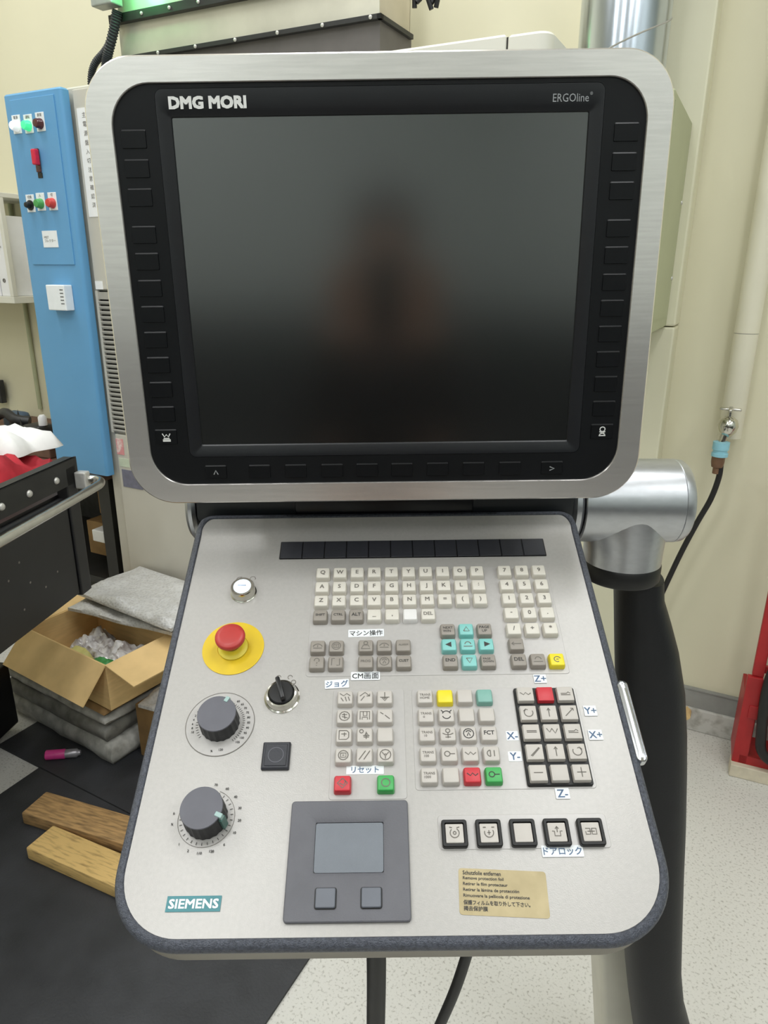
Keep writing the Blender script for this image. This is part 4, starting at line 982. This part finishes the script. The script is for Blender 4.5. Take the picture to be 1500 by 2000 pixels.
# workbench with tools behind the cart
WD = 2.05
wz = at(60, 860, WD)[2]
bq = thing('workbench', 'dark workbench against the wall behind the cart', 'workbench', room(-2.0, WD))
obj('top', box(-1.4, -.16, -.22, .38, wz - .05, wz, bev=.004), 'tool_brown', bq)
obj('leg', box(-1.38, -1.32, -.18, -.12, 0, wz - .05), 'black_steel', bq); obj('leg', box(-.24, -.18, -.16, -.10, 0, wz - .05), 'black_steel', bq); obj('leg', box(-.24, -.18, .3, .36, 0, wz - .05), 'black_steel', bq)
obj('shade_backing', box(-1.38, -.10, .36, .375, .0, wz - .05), 'tool_dark', bq)  # dark sheet added to stand for the gloom under the bench
obj('shelf', box(-1.38, -.18, -.16, .36, .30, .33), 'black_steel', bq)
def on_bench(px, d=WD): q = at(px, 850, d); return q[0]
def put(o, u, d, z, turn=0.0): o.matrix_world = room(u, d, z, turn); return o
t1 = put(obj('clamp_block', tube(smooth_path([(-.10, 0, .02), (-.05, .02, .05), (.0, 0, .06), (.06, -.02, .04), (.12, 0, .03)], 5), .022, 10), 'tool_dark', smooth=50), on_bench(20), WD, wz + .05, .2); tag(t1, 'dark curved hand tool lying on the bench behind the white bag', 'tool')
t2 = thing('ratchet_tool', 'dark tool with a steel tip on the bench against the blue panel', 'tool', room(on_bench(82), WD - .02, wz))
obj('body', box(-.05, .06, -.04, .05, 0, .085, bev=.012), 'tool_dark', t2, smooth=50); obj('tip', tube([(-.04, -.03, .05), (-.08, -.05, .075)], .014, 10), 'tool_steel', t2, smooth=50); obj('cap', lathe([(.018, .085), (.018, .12), (.01, .13)], 14, c=(.045, .0, 0)), 'binder_white', t2, smooth=50)
t3 = put(obj('screwdriver_handle', lathe([(.004, 0), (.016, .006), (.018, .03), (.013, .05), (.014, .09), (.006, .10)], 14), 'tool_orange', smooth=50), on_bench(40, WD - .16), WD - .16, wz, 0); tag(t3, 'orange handled tool on the bench above the white bag', 'tool')
t4 = put(obj('steel_vise', box(-.06, .05, -.04, .04, 0, .10, bev=.02), 'tool_blue', smooth=50), on_bench(8), WD + .08, wz); tag(t4, 'grey metal block at the back of the bench', 'tool')
t5 = put(obj('parts_tray', box(-.13, .10, -.05, .05, 0, .055, bev=.006), 'tool_brown'), on_bench(75, WD - .15), WD - .15, wz, .1); tag(t5, 'brown flat tray on the bench beside the blue panel', 'tray')
t6 = put(obj('blue_grey_case', box(-.06, .06, -.04, .04, 0, .05, bev=.008), 'tool_blue', smooth=40), on_bench(10, WD - .12), WD - .12, wz, .2); tag(t6, 'blue grey case on the bench at the left edge', 'case')
t7 = put(obj('black_grinder', blob(.16, .12, .10, 23, 16, 12, .9, 6), 'tool_dark', smooth=50), on_bench(46, WD + .02), WD + .02, wz); tag(t7, 'black lumpy grinder lying on the bench', 'tool')
cnd = put(obj('dark_monitor_edge', box(-.10, .0, 0, .03, 0, .12, bev=.004), 'tool_dark'), at(4, 785, 2.40)[0], 2.40, at(4, 788, 2.4)[2]); tag(cnd, 'dark switch box on the wall at the left edge above the bench', 'box')
wire = at(45, 590, 2.43); wire2 = at(80, 792, 2.43)
tag(obj('wall_conduit', tube([P(wire[0], 2.437, wire[2] + .45), P(wire[0], 2.437, wire2[2] - .02)], .010, 10), 'olive_paint', smooth=60), 'thin dull conduit running down the wall below the shelf', 'pipe')
# crates under the bench seen between cart and cabinet
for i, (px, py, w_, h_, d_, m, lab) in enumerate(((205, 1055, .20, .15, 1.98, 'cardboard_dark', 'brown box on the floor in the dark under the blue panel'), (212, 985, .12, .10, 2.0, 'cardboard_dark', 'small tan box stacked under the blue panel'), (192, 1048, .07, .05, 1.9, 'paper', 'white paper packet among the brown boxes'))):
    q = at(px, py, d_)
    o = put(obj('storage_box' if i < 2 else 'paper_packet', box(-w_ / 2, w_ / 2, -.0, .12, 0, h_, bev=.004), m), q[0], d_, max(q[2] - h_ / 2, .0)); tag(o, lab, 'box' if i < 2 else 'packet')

# wall shelf with binders
sh0 = at(58, 583, 2.28)
sf = thing('binder_shelf', 'white wall shelf holding binders at the left edge', 'shelf', room(sh0[0], 2.20))
sz = sh0[2]
obj('board', box(-.7, 0, 0, .25, sz - .02, sz + .01, bev=.002), 'shelf_white', sf)
obj('post', box(-.022, 0, 0, .022, sz + .01, sz + .42, bev=.002), 'shelf_white', sf); obj('post', box(-.022, 0, .226, .248, sz + .01, sz + .42, bev=.002), 'shelf_white', sf)
obj('top_board', box(-.7, -.0, 0, .25, sz + .42, sz + .44, bev=.002), 'shelf_white', sf)
for i, (x, w_, h_, m, lab) in enumerate(((-.090, .060, .34, 'binder_white', 'white binder at the right end of the wall shelf'), (-.160, .062, .30, 'binder_white', 'white binder second from the right end of the wall shelf'), (-.230, .062, .35, 'binder_green', 'green and white binder third from the right on the wall shelf'))):
    b_ = thing('binder', lab, 'binder', room(sh0[0] + x, 2.21, sz + .01))
    obj('spine', box(0, w_, 0, .21, 0, h_, bev=.004), m, b_); 
    lettering('検査表\n記録', 'print_mid', b_, w_ / 2, -.001, h_ * .6, w_ * .5, h_ * .3, rot=(PI / 2, 0, 0)); obj('pull_ring', lathe([(.009, 0), (.009, .002), (.006, .002), (.006, 0)], 16), 'print_mid', b_, loc=(w_ / 2, 0, h_ * .2), rot=(PI / 2, 0, 0))

# ------------------------------------------------------------------ boxes and parcels on the floor
ST = room(-1.6613, 1.3219, 0, math.radians(-5.7))
zz = mats_z; prev = 0
for i, (h, dx, m, lab) in enumerate(((.075, 0.0, 'foam_grey', 'grey foam wrapped parcel lowest in the stack under the cardboard box'), (.060, .02, 'foam_dark', 'grey wrapped parcel second from the bottom of the stack'), (.038, .015, 'foam_grey', 'thin grey wrapped parcel third from the bottom of the stack'), (.026, .01, 'cardboard_dark', 'flat brown cardboard sheet topmost of the stack under the box'))):
    bm = new_bm(); loops = []
    nseg = 10
    for k, (o, z) in enumerate(((.010, 0), (.0, h * .25), (-.006, h * .5), (.0, h * .8), (.012, h))):
        L = []
        base = []
        for (xa, ya, xb, yb) in ((-.58 + dx, o, -dx - o * 1, o), (-dx - o, o, -dx - o, .33), (-dx - o, .33, -.58 + dx, .33), (-.58 + dx, .33, -.58 + dx, o)):
            for q in range(nseg):
                t = q / nseg; x = xa + (xb - xa) * t; y = ya + (yb - ya) * t
                nn = noise.noise(Vector((x * 9, y * 9, i * 3.3 + z * 20))) * (.010 if i < 3 else .002)
                base.append((x + nn, y + nn, z + noise.noise(Vector((x * 6, y * 6, i + 7.7))) * (.008 if 0 < k and i < 3 else 0)))
        loops.append(base)
    loft(bm, loops)
    o = obj('wrapped_parcel' if i < 3 else 'cardboard_sheet', bm, m, smooth=60); o.matrix_world = ST @ Matrix.Translation((0, 0, zz)); tag(o, lab, 'parcel' if i < 3 else 'cardboard', None)
    zz += h + .004
bz = zz
# open cardboard box
BXM = room(-1.645, 1.330, bz, math.radians(-6.6))
bh = .385 - bz; bwid, bdep, th = .442, .275, .005
cbx = thing('cardboard_box', 'open brown cardboard box with spread flaps on the stack of parcels', 'box', BXM)
obj('floor_panel', box(-bwid, 0, 0, bdep, 0, th), 'cardboard', cbx)
obj('wall', box(-bwid, 0, 0, th, th, bh), 'cardboard', cbx); obj('wall', box(-bwid, 0, bdep - th, bdep, th, bh), 'cardboard', cbx)
obj('wall', box(-bwid, -bwid + th, th, bdep - th, th, bh), 'cardboard', cbx); obj('wall', box(-th, 0, th, bdep - th, th, bh), 'cardboard', cbx)
def flap(L, Wd, ang, loc, rz):   # hinged along local x, opening outwards (-y)
    bm = box(0, L, -Wd, 0, -.002, .002)
    o = obj('flap', bm, 'cardboard', cbx, loc=loc); o.rotation_euler = (ang, 0, rz); return o
flap(bwid, .135, math.radians(47), (-bwid, 0, bh), 0)
flap(bdep, .135, math.radians(12), (0, 0, bh), PI / 2)
flap(bdep, .12, math.radians(-5), (-bwid, bdep, bh), -PI / 2)
flap(bwid, .10, math.radians(80), (0, bdep + .002, bh), PI)
def inbox(bm, m, x, y, z, name, lab, cat, turn=0): o = obj(name, bm, m, smooth=60); o.matrix_world = BXM @ Matrix.Translation((x, y, z)) @ Matrix.Rotation(turn, 4, 'Z'); return tag(o, lab, cat)
inbox(blob(.34, .22, .115, 31, 40, 28, .38, 4.5), 'clear_plastic', -.20, .145, th, 'plastic_bag', 'crumpled clear plastic bag of parts inside the cardboard box', 'plastic bag')
inbox(blob(.09, .06, .03, 35, 10, 8, .3), 'plastic_green', -.10, .045, .10, 'green_packet', 'small green packet inside the cardboard box', 'packet', .2)
inbox(blob(.09, .06, .03, 37, 10, 8, .3), 'plastic_yellow', -.215, .045, .10, 'yellow_packet', 'pale yellow packet inside the cardboard box', 'packet', -.1)
# bubble wrapped parcels behind the box on a carton
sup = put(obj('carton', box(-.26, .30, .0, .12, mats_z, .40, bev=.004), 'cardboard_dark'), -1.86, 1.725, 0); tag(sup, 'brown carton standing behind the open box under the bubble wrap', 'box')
for i, (z_, du_, m, lab) in enumerate(((.402, 0, 'bubble_wrap', 'lower bubble wrapped sheet lying on the brown carton behind the box'), (.446, .02, 'bubble_wrap', 'upper bubble wrapped sheet sagging over the carton behind the box'))):
    bm = blob(.50, .28, .038, 41 + i, 24, 18, .45, 3.5, edge=.12, base=.010)
    o = obj('bubble_wrap_sheet', bm, m, smooth=60); o.matrix_world = room(-1.79 + du_, 1.675, z_, math.radians(4 - 10 * i)); tag(o, lab, 'bubble wrap')
# carton and bubble wrap tucked beside the console
q = on_level(270, 1478, mats_z)
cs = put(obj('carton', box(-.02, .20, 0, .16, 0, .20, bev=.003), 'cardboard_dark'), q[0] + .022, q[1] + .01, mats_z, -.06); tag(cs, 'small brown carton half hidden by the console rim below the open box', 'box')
o = put(obj('bubble_wrap_bag', blob(.20, .16, .05, 51, 14, 12, .4, 3, base=.01), 'bubble_wrap', smooth=60), q[0] + .12, q[1] + .09, mats_z + .201, .1); tag(o, 'small bubble wrap bag on the half hidden carton', 'bubble wrap')
# wooden blocks
def block(x0, x1, y0, y1, h, m): return box(x0, x1, y0, y1, 0, h, bev=.005, seg=2)
a_ = on_level(40, 1590, .045); 
w1 = put(obj('wooden_block', block(0, .44, 0, .098, .040, 0), 'wood_a', smooth=30), a_[0], a_[1] + .002, mats_z, math.radians(8)); tag(w1, 'darker brown wooden block on the rubber mat, the one farther back', 'wooden block', None)
a_ = on_level(50, 1657, .045)
w2 = put(obj('wooden_block', block(0, .44, 0, .094, .040, 0), 'wood_b', smooth=30), a_[0], a_[1], mats_z, math.radians(3)); tag(w2, 'lighter yellow wooden block on the rubber mat, the one nearer the front', 'wooden block', None)
# pink bottle
q = on_level(88, 1472, .03); q2 = on_level(142, 1468, .03)
pbm = Matrix.Translation(P(q[0], q[1], mats_z + .016)) @ Matrix.Rotation(-AX + math.atan2(q2[1] - q[1], q2[0] - q[0]), 4, 'Z') @ Matrix.Rotation(PI / 2, 4, 'Y')
pk = thing('pink_bottle', 'small pink bottle with a silver end lying on the rear mat', 'bottle', pbm)
obj('body', lathe([(.012, 0), (.016, .003), (.016, .062), (.013, .066)], 20), 'pink_plastic', pk, smooth=50); obj('silver_end', lathe([(.014, .062), (.0145, .10), (.010, .104), (.008, .112)], 20), 'silver_label', pk, smooth=50)
# ------------------------------------------------------------------ the operator, seen only as the dark reflection in the display
def skin(name, chains, m, parent=None, sub=2, root=0):
    """chains: lists of (x, y, z, radius); the first vertex of a later chain is joined to the nearest earlier vertex"""
    verts, edges, rad = [], [], []
    for ch in chains:
        prev = None
        for k, (x, y, z, r) in enumerate(ch):
            p = Vector((x, y, z)); hit = None
            for i, q in enumerate(verts):
                if (q - p).length < 1e-4: hit = i
            if hit is None: verts.append(p); rad.append(r); hit = len(verts) - 1
            if prev is not None and prev != hit: edges.append((prev, hit))
            prev = hit
    me = bpy.data.meshes.new(name); me.from_pydata([tuple(v) for v in verts], edges, [])
    o = bpy.data.objects.new(name, me); COL.objects.link(o)
    sk = o.modifiers.new('skin', 'SKIN'); sk.use_smooth_shade = True
    for i, r in enumerate(rad): me.skin_vertices[0].data[i].radius = r if isinstance(r, tuple) else (r, r)
    me.skin_vertices[0].data[root].use_root = True
    sb = o.modifiers.new('sub', 'SUBSURF'); sb.levels = sub; sb.render_levels = sub
    ev = bpy.data.meshes.new_from_object(o.evaluated_get(bpy.context.evaluated_depsgraph_get()))
    bpy.data.objects.remove(o); ev.materials.clear()
    return obj(name, ev, m, parent)
mk('jacket', (22, 24, 30), 0.85, var=0.15, scale=30); mk('trousers', (18, 19, 23), 0.85, var=0.15, scale=30); mk('hair_black', (20, 18, 18), 0.5, var=0.2, scale=80); mk('shoe_black', (24, 24, 25), 0.5, var=0.1, scale=30); mk('eye_dark', (24, 20, 18), 0.3, var=0.1, scale=50); mk('lip', (160, 96, 86), 0.5, var=0.1, scale=60)
py = -.44
arms = []
for s_ in (-1, 1):
    arms.append([(0, py, 1.34, (.15, .10)), (s_ * .17, py, 1.37, .062), (s_ * .235, py + .08, 1.14, .045), (s_ * .15, py + .25, 1.33, .036), (s_ * .085, py + .375, 1.485, .026)])
body = skin('person', [[(0, py, .95, (.155, .105)), (0, py, 1.12, (.135, .095)), (0, py, 1.34, (.15, .10)), (0, py, 1.45, .055), (0, py + .02, 1.53, .055), (0, py + .03, 1.60, (.072, .088)), (0, py + .02, 1.67, (.074, .09)), (0, py + .015, 1.72, .055)]] + arms +
    [[(0, py, .95, (.155, .105)), (s_ * .10, py, .84, .085), (s_ * .105, py + .02, .48, .056), (s_ * .11, py - .01, .10, .038), (s_ * .115, py + .10, .035, .034)] for s_ in (-1, 1)], 'skin')
tag(body, 'person in dark work clothes holding up a phone, mirrored darkly in the display', 'person')
skin('jacket', [[(0, py, .90, (.165, .118)), (0, py, 1.12, (.15, .11)), (0, py, 1.34, (.165, .115)), (0, py, 1.42, .066)]] + [[(0, py, 1.34, (.165, .115)), (s_ * .17, py, 1.37, .076), (s_ * .235, py + .08, 1.14, .058), (s_ * .15, py + .25, 1.33, .048), (s_ * .095, py + .355, 1.462, .038)] for s_ in (-1, 1)], 'jacket', body)
skin('trousers', [[(0, py, .97, (.162, .112)), (s_ * .10, py, .84, .094), (s_ * .105, py + .02, .48, .066), (s_ * .11, py - .01, .09, .052)] for s_ in (-1, 1)], 'trousers', body)
for s_ in (-1, 1):
    obj('shoe', loft(new_bm(), [[(s_ * .115 + a * math.cos(2 * PI * k / 20), py + .06 + b * math.sin(2 * PI * k / 20), z) for k in range(20)] for a, b, z in ((.046, .135, .0), (.05, .14, .02), (.046, .13, .05), (.038, .09, .075), (.03, .05, .10))]), 'shoe_black', body, smooth=60)
    h0 = Vector((s_ * .085, py + .375, 1.485))
    fing = [[(h0.x, h0.y, h0.z, .024), (h0.x - s_ * .004, h0.y + .022, h0.z + .045, (.032, .014))]]
    for k in range(4):
        bx = h0.x + s_ * (.024 - .016 * k); ln = (.034, .040, .038, .030)[k]
        fing.append([(h0.x - s_ * .004, h0.y + .022, h0.z + .045, (.032, .014)), (bx, h0.y + .026, h0.z + .07, .0088), (bx - s_ * .012, h0.y + .040, h0.z + .07 + ln * .6, .0082), (bx - s_ * .03, h0.y + .044, h0.z + .07 + ln * .7, .0074)])
    fing.append([(h0.x, h0.y, h0.z, .024), (h0.x - s_ * .030, h0.y + .012, h0.z + .022, .011), (h0.x - s_ * .038, h0.y + .020, h0.z + .055, .009)])
    skin('hand', fing, 'skin', body)
    obj('eye', lathe([(.001, -.004), (.011, 0), (.001, .004)], 14, c=(0, 0, 0)), 'eye_dark', body, loc=(s_ * .031, py + .112, 1.645), rot=(PI / 2, 0, 0), smooth=60)
    obj('ear', blob(.02, .05, .012, 5 + s_, 6, 6, .1), 'skin', body, loc=(s_ * .078, py + .02, 1.635), rot=(0, s_ * PI / 2, 0), smooth=60)
obj('nose', loft(new_bm(), [[(a * math.cos(2 * PI * k / 10), b + a * .8 * math.sin(2 * PI * k / 10), z) for k in range(10)] for a, b, z in ((.006, 0, .045), (.009, .008, .02), (.014, .014, .004), (.010, .006, 0))]), 'skin', body, loc=(0, py + .112, 1.595), smooth=60)
obj('mouth', blob(.046, .014, .006, 3, 8, 6, .1), 'lip', body, loc=(0, py + .108, 1.572), rot=(-PI / 2, 0, 0), smooth=60)
obj('hair', loft(new_bm(), [[(a * math.cos(2 * PI * k / 24), py + .012 + (b * math.sin(2 * PI * k / 24) if math.sin(2 * PI * k / 24) < 0 else f * math.sin(2 * PI * k / 24)), z) for k in range(24)] for a, b, f, z in ((.070, .098, .0, 1.60), (.084, .108, .02, 1.65), (.088, .112, .098, 1.70), (.078, .100, .092, 1.74), (.048, .062, .06, 1.768), (.012, .014, .014, 1.776))]), 'hair_black', body, smooth=60)
ph = thing('smartphone', 'black phone held up by the person before the display', 'phone', cam.matrix_world @ Matrix.Translation((0, -.03, .016)))
obj('case', plate(-.038, .038, -.078, .078, -.004, .004, .009, .0015), 'black_gloss', ph, smooth=30)
obj('display', plate(-.035, .035, -.073, .073, .0041, .0044, .006), 'screen_glass', ph)
bpy.context.view_layer.update()
